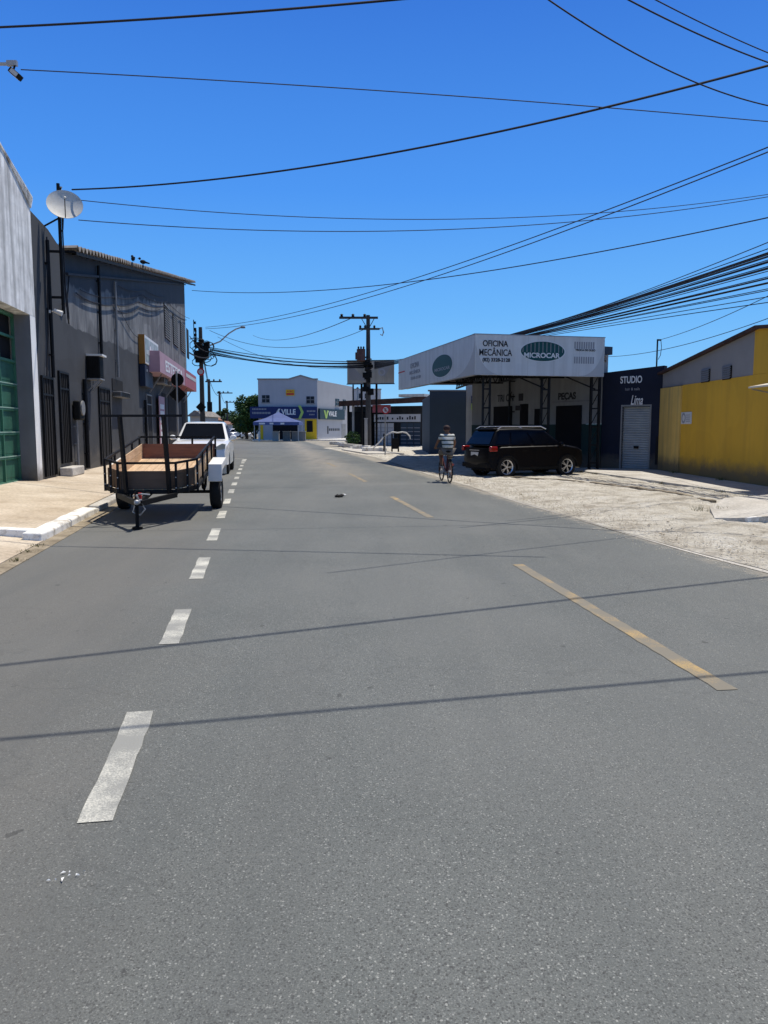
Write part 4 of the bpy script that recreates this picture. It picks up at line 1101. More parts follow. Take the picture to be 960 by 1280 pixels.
# --- far shop
P0 = (D(323.5, 540, 101).x, 101.0); P1 = (D(397, 540, 101).x, 101.0); P2 = (D(441, 540, 113).x, 113.0)
fv = Frame(P0, P1); fw = Frame(P1, P2)
vb = thing('corner_shop', 'two storey pale lilac shop building with navy sign bands and yellow corner', 'building', fv.o, 0)
def vz(py, px=360): return fv.hit(px, py)[1]
mb = MB(); c = fv.hit(376, 480)[0]; T = vz(474.5)
mb.prism([(0, 0), (fv.L, 0), (fv.L, T), (c+1.5, T), (c, vz(470.2)), (c-1.5, T), (0, T)], 'y', 0, .3); mb.build('front_wall', M['vile_wall'], vb)
mb = MB(); mb.prism([(0, 0), (fw.L, 0), (fw.L, T-.3), (0, T-.05)], 'y', 0.001, .3); o = mb.build('side_wall', M['vile_side'], vb)
o.location = fw.o-fv.o; o.rotation_euler = (0, 0, fw.a)
mb = MB(); mb.bx(0.02, fv.L-.05, .31, 9, 0, T-.5); mb.build('rear_block', M['vile_wall'], vb)
mb = MB(); mb.prism([(c+1.5, T+.0), (c, vz(470.2)), (c-1.5, T), (-.1, T), (-.1, T+.15), (c-1.6, T+.15), (c, vz(470.2)+.18), (c+1.6, T+.15), (fv.L+.1, T+.15), (fv.L+.1, T)], 'y', -.12, .4); mb.build('coping', M['gable_grey'], vb)
def side(o): o.location = fw.o-fv.o; o.rotation_euler = (0, 0, fw.a); return o
def win(r, fr, sd=False):
    a, b, z0, z1 = rect(*r, fr); mb = MB(); mb.bx(a, b, -.03, -.003, z0, z1); o = mb.build('window', M['glass_win'], vb)
    mb = MB(); m_ = (a+b)/2; mb.bx(m_-.04, m_+.04, -.06, -.032, z0, z1); mb.bx(a, b, -.06, -.033, (z0+z1)/2-.04, (z0+z1)/2+.04); mb.bx(a-.08, b+.08, -.1, -.004, z0-.1, z0-.002)
    f_ = mb.build('window_frame', M['ac_grey'], o)
    if sd: side(o)
win((327.5, 337, 494, 503), fv); win((383, 392.8, 495.5, 504), fv); win((419, 424, 498.5, 507), fw, True); win((428.4, 432, 499.5, 512), fw, True)
a, b, z0, z1 = rect(313, 396.5, 508.5, 523, fv); mb = MB(); mb.bx(a, b, -.35, -.02, z0, z1); nb = mb.build('navy_sign_band', M['navy_sign'], vb)
putf('VILLE', (352, 370, 511.5, 518.5), M['ink_white'], nb, fv, y=-.37, bold=.03)
a2, b2, q0, q1_ = rect(344, 351, 511, 518.5, fv); mb = MB(); mb.prism([(a2, q0), (a2+.25, q0), (b2, q1_), (b2-.25, q1_)], 'y', -.38, -.36); mb.prism([(b2-.3, q0), (b2, q0), (a2+.5, q1_-.1), (a2+.3, q1_-.3)], 'y', -.385, -.365); mb.build('emblem', M['ink_white'], nb)
mb = MB()
a2, b2, q0, q1_ = rect(373, 380, 507, 524, fv); m_ = (q0+q1_)/2
mb.prism([(a2, q0), (a2+.35, q0), (b2, m_), (a2+.35, q1_), (a2, q1_), (b2-.35, m_)], 'y', -.4, -.37); mb.build('chevron', M['lime'], nb)
for r_, n_ in (((316, 339, 515, 517.5), 12), ((316, 334, 510.5, 512.5), 9), ((384, 395, 513, 515), 6), ((387, 394, 517.5, 519), 4)):
    a2, b2, q0, q1_ = rect(*r_, fv); mb = MB()
    for k in range(n_):
        x = a2+(b2-a2)*k/n_; mb.bx(x, x+(b2-a2)/n_*.65, -.366, -.355, q0, q1_)
    mb.build('small_print', M['ink_grey'], nb)
a, b, z0, z1 = rect(397.5, 428.5, 511.5, 524.5, fw); mb = MB(); mb.bx(a, b, -.3, -.02, z0, z1); gb = side(mb.build('dark_sign_band', M['dark_sign'], vb))
putf('VALE', (408, 418, 514, 520.5), M['ink_white'], gb, fw, y=-.32, bold=.02)
a2, b2, q0, q1_ = rect(402, 408, 513, 523, fw); mb = MB(); mb.prism([(a2, q1_), (a2+.5, q1_), ((a2+b2)/2, q0+.4), (b2-.5, q1_), (b2, q1_), ((a2+b2)/2+.2, q0), ((a2+b2)/2-.2, q0)], 'y', -.33, -.31); mb.build('emblem', M['lime'], gb)
a, b, z0, z1 = rect(381, 396, 524, 549, fv); mb = MB(); mb.bx(a, b, -.03, -.002, .1, z1); mb.build('yellow_panel', M['sign_yellow'], vb)
a, b, z0, z1 = rect(383.5, 391, 526, 540, fv); mb = MB(); mb.bx(a, b, -.06, -.035, z0, z1); mb.build('window', M['void'], vb)
a, b, z0, z1 = rect(341, 372, 526, 549, fv); mb = MB(); mb.bx(a, b, -.03, -.004, .1, z1); mb.build('shop_opening', M['void'], vb)
a, b, z0, z1 = rect(325, 329, 524, 549, fv); mb = MB(); mb.bx(a, b, -.03, -.004, .1, z1); mb.build('yellow_panel', M['sign_yellow'], vb)
a, b, z0, z1 = rect(427, 432, 530, 549, fw); mb = MB(); mb.bx(a, b, -.03, -.004, .1, z1); side(mb.build('side_door', M['ac_grey'], vb))
a, b, z0, z1 = rect(409, 425, 535.5, 538.5, fw); mb = MB()
for k in range(7): x = a+(b-a)*k/7; mb.bx(x, x+(b-a)/11, -.02, -.004, z0-(.4 if k == 0 else 0), z1+(.3 if k == 0 else 0))
side(mb.build('wall_lettering', M['ink'], vb))
a, b, z0, z1 = rect(357.5, 368, 487, 494.5, fv)
ys = thing('wall_sign', 'small yellow and red sign high on the lilac shop front', 'sign', fv.w(a, -.02, z0), 0)
mb = MB(); mb.bx(0, b-a, -.1, 0, 0, z1-z0); bd = mb.build('board', M['sign_yellow'], ys)
text('AGRO', 'lettering', M['red'], bd, (b-a)/2, (z1-z0)*.7, -.105, (z1-z0)*.35, (b-a)*.8, bold=.03)
mb = MB(); mb.bx(.06, b-a-.06, -.107, -.102, .08, (z1-z0)*.42); mb.build('red_band', M['red'], bd)

# --- white building behind
f5 = Frame((D(440, 540, 118).x, 118), (D(476, 540, 118).x, 118))
wbld = thing('white_building', 'low white building behind the utility pole and the bar', 'building', f5.o, 0)
z = f5.hit(450, 487.5)[1]; mb = MB(); mb.bx(0, f5.L, 0, 6, 0, z); mb.build('wall', M['vile_side'], wbld)
mb = MB(); mb.bx(-.1, f5.L+.1, -.1, .3, z+.003, z+.2); mb.build('coping', M['gable_grey'], wbld)
for px in (447, 456): a, b, z0, z1 = rect(px, px+4, 492, 498, f5); mb = MB(); mb.bx(a, b, -.04, -.003, z0, z1); mb.build('window', M['glass_win'], wbld)
for k, px in enumerate((441.5, 447, 452)):
    p0 = D(px, 500, 70+k*2); z = 3.4
    vt = thing('chimney_pipe', ['thin black vent pipe standing on the bar roof, leftmost of three', 'pale vent pipe standing between two dark ones on the bar roof', 'short vent pipe on the bar roof nearest the utility pole'][k], 'vent pipe', (p0.x, p0.y, z), 0, 'vent pipes on the bar roof')
    hh = D(px, (481, 486, 492)[k], p0.y).z-z; mb = MB(); mb.cyl((0, 0, 0), (0, 0, hh), .07 if k != 1 else .1, n=8); mb.build('pipe', M['black'] if k != 1 else M['dirty_white'], vt)
    mb = MB(); mb.cyl((0, 0, hh+.02), (0, 0, hh+.16), .15, .04, n=8); mb.build('cowl', M['black'], vt)

# --- billboard
fbb = Frame((D(434, 465, 65).x, 65), (D(492.5, 465, 65).x, 64.4))
bl = thing('billboard', 'weathered tan billboard behind the utility pole', 'billboard', fbb.o, fbb.a)
a, b, z0, z1 = rect(434, 492, 451, 479.5, fbb); mb = MB(); mb.bx(0, fbb.L, 0, .08, z0, z1); bp = mb.build('panel', M['billboard'], bl)
mb = MB(); mb.face([(.15, -.004, z1-.2), (fbb.L*.45, -.004, z0+.2), (.15, -.004, z0+.3)]); mb.face([(fbb.L*.55, -.004, z1-.1), (fbb.L-.1, -.004, z1-.1), (fbb.L*.8, -.004, z0+.5)]); mb.build('faded_print', M['gable_grey'], bp)
mb = MB(); mb.lathe([(.18, 0), (.3, 0)], 18, Matrix.Translation((fbb.L*.74, -.008, (z0+z1)/2)) @ Matrix.Rotation(R(90), 4, 'X')); mb.build('faded_ring', M['ink_grey'], bp)
mb = MB()
for x in (fbb.L*.3, fbb.L*.62): mb.bx(x-.08, x+.08, .085, .25, 0, z1)
mb.build('post', M['trim'], bl)
mb = MB(); mb.bx(-.05, fbb.L+.05, -.03, .1, z1+.003, z1+.06); mb.bx(-.05, fbb.L+.05, -.03, .1, z0-.06, z0-.003); mb.build('frame', M['trim'], bl)

# ================================================================ POLES
def insul(mb, p, r=.09): mb.lathe([(0, 0), (r, .02), (r*.6, .08), (r, .13), (r*.5, .2), (0, .22)], 10, Matrix.Translation(p))
pb = D(460.5, 560, 60.5); PX = pb.x
up = thing('utility_pole', 'tall dark utility pole with a long crossarm and transformer near the bar', 'utility pole', (PX, 60.5, 0))
ztop = D(460, 394, 60.5).z
mb = MB(); mb.bx(-.14, .14, -.14, .14, 0, 0.01); mb.cyl((0, 0, 0), (0, 0, ztop), .24, .15, 10); mb.build('pole', M['concrete_pole'], up, smooth=True)
def pz(py): return D(460, py, 60.5).z
def pxx(px): return D(px, 450, 60.5).x-PX
mb = MB(); z = pz(397.5); mb.bx(pxx(424.5), pxx(472.5), -.22, -.06, z-.08, z+.08); z2 = pz(411.5); mb.bx(pxx(449), pxx(474.5), -.22, -.06, z2-.07, z2+.07)
mb.bar((0, -.15, z-.9), (pxx(452), -.14, z-.05), .05); mb.bar((0, -.15, z-.9), (pxx(468), -.14, z-.05), .05); ca = mb.build('crossarm', M['concrete_pole'], up)
for px in (427.5, 441.5, 456): mb = MB(); insul(mb, (pxx(px), -.14, z+.08), .13); mb.build('insulator', M['trim'], ca, smooth=True)
for px in (450.5, 456.5, 468): mb = MB(); insul(mb, (pxx(px), -.14, z2+.07), .1); mb.build('insulator', M['trim'], ca, smooth=True)
mb = MB(); mb.tube([(pxx(474), -.14, z2), (pxx(478), -.14, z2+.1), (pxx(479.5), -.14, z2-.25), (pxx(478), -.14, z2-.5), (pxx(475.5), -.14, z2-.4)], .05, 6); mb.build('cable_hook', M['ac_grey'], ca)
mb = MB(); x = pxx(451.5); mb.cyl((x, -.35, pz(452)), (x, -.35, pz(437)), .34, n=14); mb.cyl((x-.35, -.35, pz(450)), (x-.35, -.35, pz(441)), .1); tr = mb.build('transformer', M['transformer'], up, bevel=.03)
mb = MB(); [insul(mb, (x+d, -.35, pz(437)), .08) for d in (-.2, 0, .2)]; mb.build('insulator', M['trim'], tr)
mb = MB(); random.seed(11)
for k in range(16):
    z = pz(random.uniform(452, 490)); a = random.uniform(0, 6.28); mb.box((.2*math.cos(a), .2*math.sin(a)-.1, z), (random.uniform(.2, .5), .3, random.uniform(.2, .6)))
mb.build('cable_boxes', M['trim'], up)
mb = MB()
for k in range(9):
    z = pz(456)+random.uniform(-.6, .4); mb.tube([(.25*math.cos(t*.7+k)+random.uniform(-.05, .05), -.2+.25*math.sin(t*.7+k), z+.03*t) for t in range(10)], .03, 5)
mb.build('cable_coil', M['cable'], up)
# white service post beside it
sp_ = thing('service_post', 'short white concrete post beside the tall utility pole', 'post', (D(457.5, 545, 57).x, 57, .0)); hh = D(457.5, 524, 57).z
mb = MB(); mb.bx(-.11, .11, -.11, .11, 0, hh); mb.build('post', M['pole_light'], sp_, bevel=.02); mb = MB(); mb.bx(-.14, .14, -.14, .14, hh, hh+.08); mb.build('cap', M['pole_light'], sp_)

# left pole with street lamp
q = 67.0; p0 = D(253.5, 530, q)
lp = thing('utility_pole', 'dark utility pole with curved lamp arm and tangled cables past the dark building', 'utility pole', (p0.x, q, 0))
def lz(py): return D(254, py, q).z
def lx_(px): return D(px, 450, q).x-p0.x
mb = MB(); mb.cyl((0, 0, 0), (0, 0, lz(409)), .24, .15, 10); mb.build('pole', M['concrete_pole'], lp, smooth=True)
mb = MB(); mb.tube([(.1, -.1, lz(436)), (lx_(276), -.1, lz(427)), (lx_(287), -.1, lz(417)), (lx_(296), -.1, lz(411.5)), (lx_(304), -.1, lz(409))], .06, 8); la = mb.build('lamp_arm', M['galv'], lp, smooth=True)
mb = MB(); mb.bx(lx_(302), lx_(307.5), -.25, .05, lz(410.5), lz(408)); mb.build('lamp_head', M['ac_grey'], la, bevel=.05)
mb = MB()
for k in range(14):
    a = random.uniform(0, 6.28); mb.box((.4*math.cos(a)+.1, .3*math.sin(a), lz(random.uniform(430, 450))), (.5, .35, .5))
mb.build('cable_boxes', M['trim'], lp)
mb = MB()
for k in range(14):
    z = lz(random.uniform(430, 455)); r0 = random.uniform(.3, .7); cx_ = random.uniform(-.3, .9)
    mb.tube([(cx_+r0*math.cos(t*.7), -.3+.1*math.sin(t), z+r0*math.sin(t*.7)*.8) for t in range(10)], .035, 5)
mb.build('cable_coil', M['cable'], lp)
mb = MB(); mb.bx(-.45, -.35, -.05, .05, lz(432), lz(410)); [insul(mb, (-.4, -.1, lz(430-k*5)), .12) for k in range(4)]; mb.build('insulator_rack', M['trim'], lp)
mb = MB(); mb.cyl((0, -.28, lz(465)), (0, -.25, lz(465)), .32, n=20); rd = mb.build('round_sign', M['red'], lp); mb = MB(); mb.cyl((0, -.31, lz(465)), (0, -.285, lz(465)), .2, n=20); mb.build('sign_face', M['sign_grey'], rd)
mb = MB(); z = lz(509); mb.prism([(-.5, z), (-.05, z-.45), (.4, z), (-.05, z+.45)], 'y', -.32, -.29); mb.build('diamond_sign', M['trim'], lp)
for i, (px, top_, Yq, arm) in enumerate(((262.5, 474, 92, 1), (275.5, 489, 120, 1), (284.5, 501, 150, 1))):
    p0 = D(px, 540, Yq); o = thing('utility_pole', ['plain utility pole with one crossarm, first beyond the lamp pole', 'thin utility pole half way down the far street', 'thinnest farthest utility pole above the far cars'][i], 'utility pole', (p0.x, Yq, 0), 0, 'poles down the far street')
    zt = D(px, top_, Yq).z; mb = MB(); mb.cyl((0, 0, 0), (0, 0, zt), .24, .16, 8); mb.build('pole', M['concrete_pole'], o)
    mb = MB(); mb.bx(-.4, 1.5*Yq/90, -.1, .1, zt-.35, zt-.2); [insul(mb, (x, 0, zt-.2), .12) for x in (-.2, .6, 1.3)]; mb.build('crossarm', M['concrete_pole'], o)
    if i == 0: mb = MB(); z = D(px, 511, Yq).z; mb.cyl((.1, -.3, z-.8), (.1, -.3, z+.8), .3, n=10); mb.build('transformer', M['trim'], o)

# floodlight on a mast just out of frame
fp_ = D(20, 90, 13.5)
fo = thing('floodlight_mast', 'floodlight on a long horizontal arm at the upper left above the garage', 'floodlight', (-7.75, 13.5, .2))
mb = MB(); mb.cyl((0, 0, 0), (0, 0, D(0, 84, 13.5).z), .07, .05, 10); mb.build('pole', M['galv'], fo)
z = D(10, 80, 13.5).z-.2; xe_ = D(21, 84, 13.5).x+7.75
mb = MB(); mb.tube([(0, 0, z-.3), (.4, 0, z+.0), (xe_-.1, 0, z), (xe_, 0, z)], .028, 8); mb.bx(xe_-.16, xe_+.01, -.03, .03, z-.03, z+.05); mb.build('arm', M['galv'], fo)
mb = MB(); mb.bar((xe_-.03, 0, z-.02), (xe_-.06, -.02, z-.13), .03)
Mt = Matrix.Translation((xe_-.01, -.03, z-.17)) @ Matrix.Rotation(R(40), 4, 'Y')
mb.bx(-.1, .1, -.07, .07, -.045, .04, Mt); hd = mb.build('lamp_head', M['trim'], fo, bevel=.008)
mb = MB(); mb.bx(-.07, .07, -.0712, -.0702, -.035, .03, Mt); mb.bx(-.08, .08, -.05, .05, -.05, -.046, Mt); mb.build('lens', M['sign_grey'], hd)

# no parking sign
q = G(481.5, 569.5); npk = thing('no_parking_sign', 'round no parking sign on a slim post before the bar', 'road sign', (q.x, q.y, 0))
zc = D(482, 512.5, q.y).z; mb = MB(); mb.cyl((0, 0, 0), (0, 0, zc+.1), .035, n=8); mb.build('post', M['pole_light'], npk)
mb = MB(); mb.cyl((0.02, -.06, zc), (0.02, -.045, zc), .23, n=28); rp = mb.build('plate', M['red'], npk)
mb = MB(); mb.cyl((0.02, -.066, zc), (0.02, -.0605, zc), .165, n=28); fc_ = mb.build('face', M['sign_white'], rp)
mb = MB(); mb.bar((-.09, -.07, zc+.11), (.13, -.07, zc-.11), .006, .035); mb.build('slash', M['red'], fc_)
text('E', 'letter', M['ink'], fc_, .02, zc, -.0675, .17, bold=.03)
# tubular rail frame
q0 = G(466, 562); Yr = 50
rk = thing('tubular_rack', 'bent white tubular rack standing on the pavement by the no parking sign', 'rack', (D(490, 560, Yr).x, Yr, .05))
def rr(px, py): p = D(px, py, Yr); return (p.x-D(490, 560, Yr).x, 0, p.z-.05)
mb = MB(); mb.tube([rr(467, 560), rr(475, 552), rr(480, 546), rr(486, 541.5), rr(491, 540), rr(497, 541), rr(503, 540), rr(508, 541), rr(512, 545), rr(513, 549)], .045, 8); mb.build('top_rail', M['white'], rk, smooth=True)
for px in (480, 490, 498): mb = MB(); a = rr(px, 542); mb.cyl((a[0], 0, 0), (a[0], 0, a[2]), .05, n=8); mb.build('leg', M['trim'], rk)
mb = MB(); mb.box((rr(494, 550)[0], .1, .55), (.5, .3, .7)); mb.build('panel', M['black'], rk)
# shrub and kerb rubble near the pole
def leaves(mb, c, rad, n, size, seed=0):
    rnd = random.Random(seed)
    for k in range(n):
        while True:
            v = Vector((rnd.uniform(-1, 1), rnd.uniform(-1, 1), rnd.uniform(-1, 1)))
            if .35 < v.length < 1: break
        nn = mnoise.noise(v*2.3+Vector((seed, 0, 0)))
        if nn < -.22: continue
        v *= (.8+.35*nn)
        p = Vector(c)+Vector((v.x*rad[0], v.y*rad[1], v.z*rad[2])); s_ = size*rnd.uniform(.6, 1.3)
        a = Vector((rnd.uniform(-1, 1), rnd.uniform(-1, 1), rnd.uniform(-.6, .6))).normalized()*s_; b = a.cross(Vector((rnd.uniform(-1, 1), rnd.uniform(-1, 1), rnd.uniform(-1, 1)))).normalized()*s_*.5
        mb.face([p-a, p+b, p+a, p-b])
q = D(441, 553, 63)
shr = thing('shrub', 'dark round shrub by the left end of the bar', 'shrub', (q.x, 63, 0))
mb = MB(); leaves(mb, (0, 0, .75), (.75, .7, .7), 900, .09, 4); mb.build('foliage', M['leaf'], shr)
mb = MB(); mb.tube([(0, 0, 0), (.05, 0, .5)], .05, 6); mb.build('stem', M['bark'], shr)
random.seed(5)
for i, (px, py, w, lab) in enumerate(((421, 556, 1.4, 'flat pale broken kerb block, leftmost by the junction corner'), (431, 558.5, 1.1, 'tilted white kerb block second from the junction corner'), (441, 560, 1.5, 'grey kerb block just left of the utility pole base'), (452, 562.5, 1.3, 'whitewashed kerb block in front of the utility pole base'), (468, 565.5, 1.6, 'long pale kerb block right of the utility pole base'))):
    q = G(px, py); mb = MB(); mb.box((0, 0, .16), (w, .5, .32), 0, Matrix.Rotation(random.uniform(-.4, .2), 4, 'Z') @ Matrix.Rotation(random.uniform(-.1, .1), 4, 'Y'))
    o = mb.build('kerb_block', M['kerb_white'] if i != 2 else M['walk_grey'], bevel=.05); o.location = q; tag(o, lab, 'kerb block', 'loose kerb blocks at the junction')

# ================================================================ CABLES
def cable(p0, p1, mid=None, r=.012, label='', group=None, mat='cable', ext=(0, 0), sag=None, name='overhead_cable'):
    """p = (px,py,Y) survey points; parabola sag fitted to a middle sighting"""
    a = D(*p0) if len(p0) == 3 and p0[0] > 25 or p0[1] > 25 else Vector(p0); b = D(*p1)
    if mid:
        best = None
        for k in range(1, 100):
            t = k/100; p = a.lerp(b, t); r0 = ray(mid[0], mid[1]); e = abs(p.x/p.y-r0.x/r0.y)
            if best is None or e < best[0]: best = (e, t, p, r0)
        _, t, p, r0 = best; z = CH+r0.z/r0.y*p.y; sag = (p.z-z)/(4*t*(1-t))
    sag = sag or 0
    pts = []
    N = 48
    for k in range(N+1):
        t = -ext[0]+(1+ext[0]+ext[1])*k/N; p = a.lerp(b, t); p.z -= 4*sag*t*(1-t); pts.append(p)
    o0 = pts[0].copy(); mb = MB(); mb.tube([p-o0 for p in pts], r, 6)
    o = mb.build(name, M[mat], smooth=True); o.location = o0
    return tag(o, label, 'cable', group)
G0 = 'cables strung over the street'
cable((0, 34, 13.0), (490, 0, 12.2), (250, 19.5), .017, 'thick black cable crossing the very top left of the sky', G0, ext=(.5, .6))
cable((26, 87, 13.5), (960, 152, 15.2), (620, 124), .009, 'thin cable from the floodlight arm across the upper sky', G0, 'thin', ext=(0, .4))
mast_top = ms.location+Vector((.35, 0, 0)); Ym = mast_top.y
cable((90, 237, Ym), (960, 82, 13.5), (500, 189), .02, 'thick black cable rising from the dish mast to the right', G0, ext=(0, .5))
cable((98, 250, Ym), (960, 243, 26), (560, 274), .011, 'thin cable from the dish mast, upper of a sagging pair', G0, 'thin', ext=(0, .4))
cable((98, 275, Ym), (960, 246, 25), (480, 289), .012, 'thin cable from below the dish, lower of a sagging pair', G0, 'thin', ext=(0, .4))
cable((240, 363, 55), (960, 272, 24), (430, 361), .02, 'lone cable from the far roof corner to the right edge', G0, 'thin', ext=(0, .4))
cable((257, 409, 67), (960, 184, 22), (640, 306), .018, 'upper of two cables climbing from the lamp pole to the right', G0, 'thin', ext=(0, .35))
cable((257, 411, 67), (960, 190, 21.5), (640, 314), .018, 'lower of two cables climbing from the lamp pole to the right', G0, 'thin', ext=(0, .35))
cable((686, 0, 11.3), (960, 132, 14.2), (800, 70), .011, 'thin cable descending left to right across the upper right sky', G0, ext=(.25, .5))
cable((786, 0, 16), (960, 78, 19), (873, 43), .016, 'cable cutting the top right corner, lower of the two there', G0, ext=(.3, .4))
cable((820, 0, 17), (960, 66, 20), (890, 35), .013, 'cable cutting the top right corner, upper of the two there', G0, ext=(.3, .4))
# the service cable that passes over the camera and casts the nearest shadow
def raw_cable(a, b, sag, r, label, mat='cable', name='overhead_cable'):
    a = Vector(a); b = Vector(b); mb = MB(); mb.tube([Vector((0, 0, -4*sag*t*(1-t)))+(b-a)*t for t in [k/40 for k in range(41)]], r, 6)
    o = mb.build(name, M[mat], smooth=True); o.location = a; return tag(o, label, 'cable', G0)
h = 6.2; k1, k2 = .23*h, .28*h
raw_cable((-10+k1, 1.85+k2, h+.2), (10+k1, 6.77+k2, h+.2), .2, .015, 'thick cable passing overhead just above the view')
h = 8.0; k1, k2 = .23*h, .28*h
raw_cable((-10+k1, 1.65+k2, h+.4), (10+k1, 10.9+k2, h+.4), .4, .02, 'second thick cable passing overhead above the view')
# bundle from the left pole to the right pole
random.seed(21)
for k in range(11):
    y0 = 434+k*.9; y1 = 452+k*.8
    cable((262, y0, 67), (455, y1, 60.4), (350, (y0+y1)/2+5+random.uniform(-1.5, 3)), .032 if k % 3 == 0 else .022, 'one strand of the dense cable bundle slung between the two big poles', 'cables slung between the two poles')
cable((262, 413, 67), (457, 411, 60.4), (380, 433), .02, 'high thin cable sagging between the tops of the two big poles', G0, 'thin')
cable((441, 397, 60.4), (340, 425, 120), None, .03, 'power line leaving the crossarm down the far street', G0, 'thin', ext=(0, .6), sag=.5)
# bundle from the pole to the right edge
random.seed(8)
ends = [311, 316, 318, 320, 321, 325, 327, 328, 333, 335, 336, 339, 346, 348, 353, 354, 361, 363, 371, 378]
for k, ye in enumerate(ends):
    thick = k in (1, 2, 4, 6, 7, 9, 10, 13, 15)
    cable((468, 452+k*.5, 60.3), (960, ye, 18.5+random.uniform(-.8, .8)), (640, 417+k*.42+max(0, k-10)*.2+random.uniform(-.7, .7)), .019 if thick else .011, 'one strand of the thick cable fan rising from the pole to the right edge', 'cable fan on the right', ext=(0, .25))
cable((640, 418, 42), (960, 303, 19), (800, 366), .012, 'single cable just above the thick fan on the right', G0, 'thin', ext=(.4, .3))
cable((824, 425, 29.5), (960, 370, 18), (890, 402), .009, 'thin cable from the antenna mast up to the right edge', G0, 'thin', ext=(0, .3))
cable((757, 446, 30), (960, 398, 18), (860, 430), .009, 'thin cable from the workshop corner past the mast', G0, 'thin', ext=(0, .3))
cable((272, 421, 67), (455, 459, 60.4), (350, 452), .016, 'thin loose cable hanging below the bundle of the two poles', G0, 'thin')
cable((262, 440, 67), (237, 420, 56), None, .03, 'short cable from the lamp pole to the dark building corner, upper one', G0, sag=.3)
cable((262, 446, 67), (237, 441, 56), None, .05, 'short thick cable from the lamp pole to the dark building, lower one', G0, sag=.2)
for k, (pa, pb_) in enumerate((((254, 440, 67), (263, 478, 92)), ((254, 446, 67), (263, 482, 92)), ((263, 478, 92), (276, 492, 120)), ((276, 492, 120), (285, 503, 150)))):
    cable(pa, pb_, None, .03, 'distant cable running down the row of poles in the far street', 'far street cables', 'thin', sag=.8)

# ================================================================ TRAILER
TH = R(6.3)
tr = thing('cargo_trailer', 'open black steel cargo trailer with pine boards resting on its jack', 'trailer', (-4.27, 15.35, 0), TH)
zb = lambda y: .49+.118*(y+2.35)
FRW, BW, YF, YC, YR = .47, .77, -2.35, -1.95, 1.05
outline = [(-FRW, YF), (FRW, YF), (BW, YC), (BW, YR), (-BW, YR), (-BW, YC)]
def T3(x, y, dz): return Vector((x, y, zb(y)+dz))
# frame : bottom rail, top rail
mb = MB()
for i in range(6):
    a, b = outline[i], outline[(i+1) % 6]
    mb.bar(T3(*a, .03), T3(*b, .03), .05, .07)
for y in (-1.6, -.9, -.2, .5): mb.bar(T3(-BW, y, .0), T3(BW, y, .0), .05, .05)
mb.build('chassis', M['black'], tr)
mb = MB()
for i in range(6):
    a, b = outline[i], outline[(i+1) % 6]; mb.bar(T3(*a, .52), T3(*b, .52), .038, .038)
mb.build('top_rail', M['black'], tr)
posts = [(-FRW, YF), (FRW, YF), (BW, YC), (-BW, YC), (BW, YR), (-BW, YR), (0.63, -2.15), (-.63, -2.15)]+[(s*BW, y) for s in (-1, 1) for y in (-1.2, -.45, .3)]+[(-.3, YR), (.3, YR)]
for (x, y) in posts:
    mb = MB(); mb.bar(T3(x*1.02, y*1.005, -.02), T3(x*1.02, y*1.005, .54), .038, .038)
    mb.build('stake', M['black'], tr)
    bpy.data.objects[-1] if False else None
mb = MB()
for (x, y) in posts[:8]:
    for dz in (.1, .28): p = T3(x*1.02, y*1.005, dz); mb.cyl(p+Vector((0, -.022, 0)), p+Vector((0, -.032, 0)), .011, n=6)
mb.build('bolts', M['galv'], tr)
# boards: 0.05..0.36 above bed
def board(a, b, mat, t=.02, z0=.07, z1=.38, inset=.03):
    a = Vector(a); b = Vector(b); d = (b-a).normalized(); n = Vector((-d.y, d.x))*inset
    mb = MB(); A3 = T3(a.x+n.x, a.y+n.y, 0); B3 = T3(b.x+n.x, b.y+n.y, 0); m_ = n.normalized()*t; m3 = Vector((m_.x, m_.y, 0))
    ps = [A3, B3, B3+m3, A3+m3]; lo = [mb.bm.verts.new(p+Vector((0, 0, z0))) for p in ps]; hi = [mb.bm.verts.new(p+Vector((0, 0, z1))) for p in ps]
    mb.bm.faces.new(lo); mb.bm.faces.new(hi)
    for i in range(4): mb.bm.faces.new((lo[i], lo[(i+1) % 4], hi[(i+1) % 4], hi[i]))
    return mb.build('side_board', mat, tr)
board(outline[0], outline[1], M['wood_brown']); board(outline[1], outline[2], M['wood_brown']); board(outline[5], outline[0], M['wood_brown'])
board(outline[3], outline[4], M['wood_red'])
for k in range(2):
    board(outline[2], outline[3], M['wood'], z0=.07+k*.16, z1=.22+k*.16); board(outline[4], outline[5], M['wood'], z0=.07+k*.16, z1=.22+k*.16)
n = 9
for k in range(n):
    mb = MB(); x0 = -BW+.05+(2*BW-.1)*k/n; x1 = x0+(2*BW-.1)/n-.008; xm = abs((x0+x1)/2)
    ys = YC+.02 if xm > FRW else YF+.04
    if FRW < xm: ys = YF+(xm-FRW)/(BW-FRW)*(YC-YF)+.1
    ps = [(x0, ys), (x1, ys), (x1, YR-.04), (x0, YR-.04)]
    lo = [mb.bm.verts.new(T3(*p, .055)) for p in ps]; hi = [mb.bm.verts.new(T3(*p, .08)) for p in ps]
    mb.bm.faces.new(lo); mb.bm.faces.new(hi)
    for i in range(4): mb.bm.faces.new((lo[i], lo[(i+1) % 4], hi[(i+1) % 4], hi[i]))
    mb.build('floor_plank', M['wood'], tr)
# tall front ladder-rack hoop
mb = MB(); zt = 1.80
xl0, xr0 = -.34, .37
for xb, xt in ((xl0, xl0-.05), (xr0, xr0-.05)): mb.bar((xb, YF-.05, zb(YF)+.02), (xt, YF-.12, zt), .065, .05)
mb.bar((-.72, YF-.125, zt), (.63, YF-.125, zt+.005), .04, .04)
mb.build('rack_hoop', M['black'], tr)
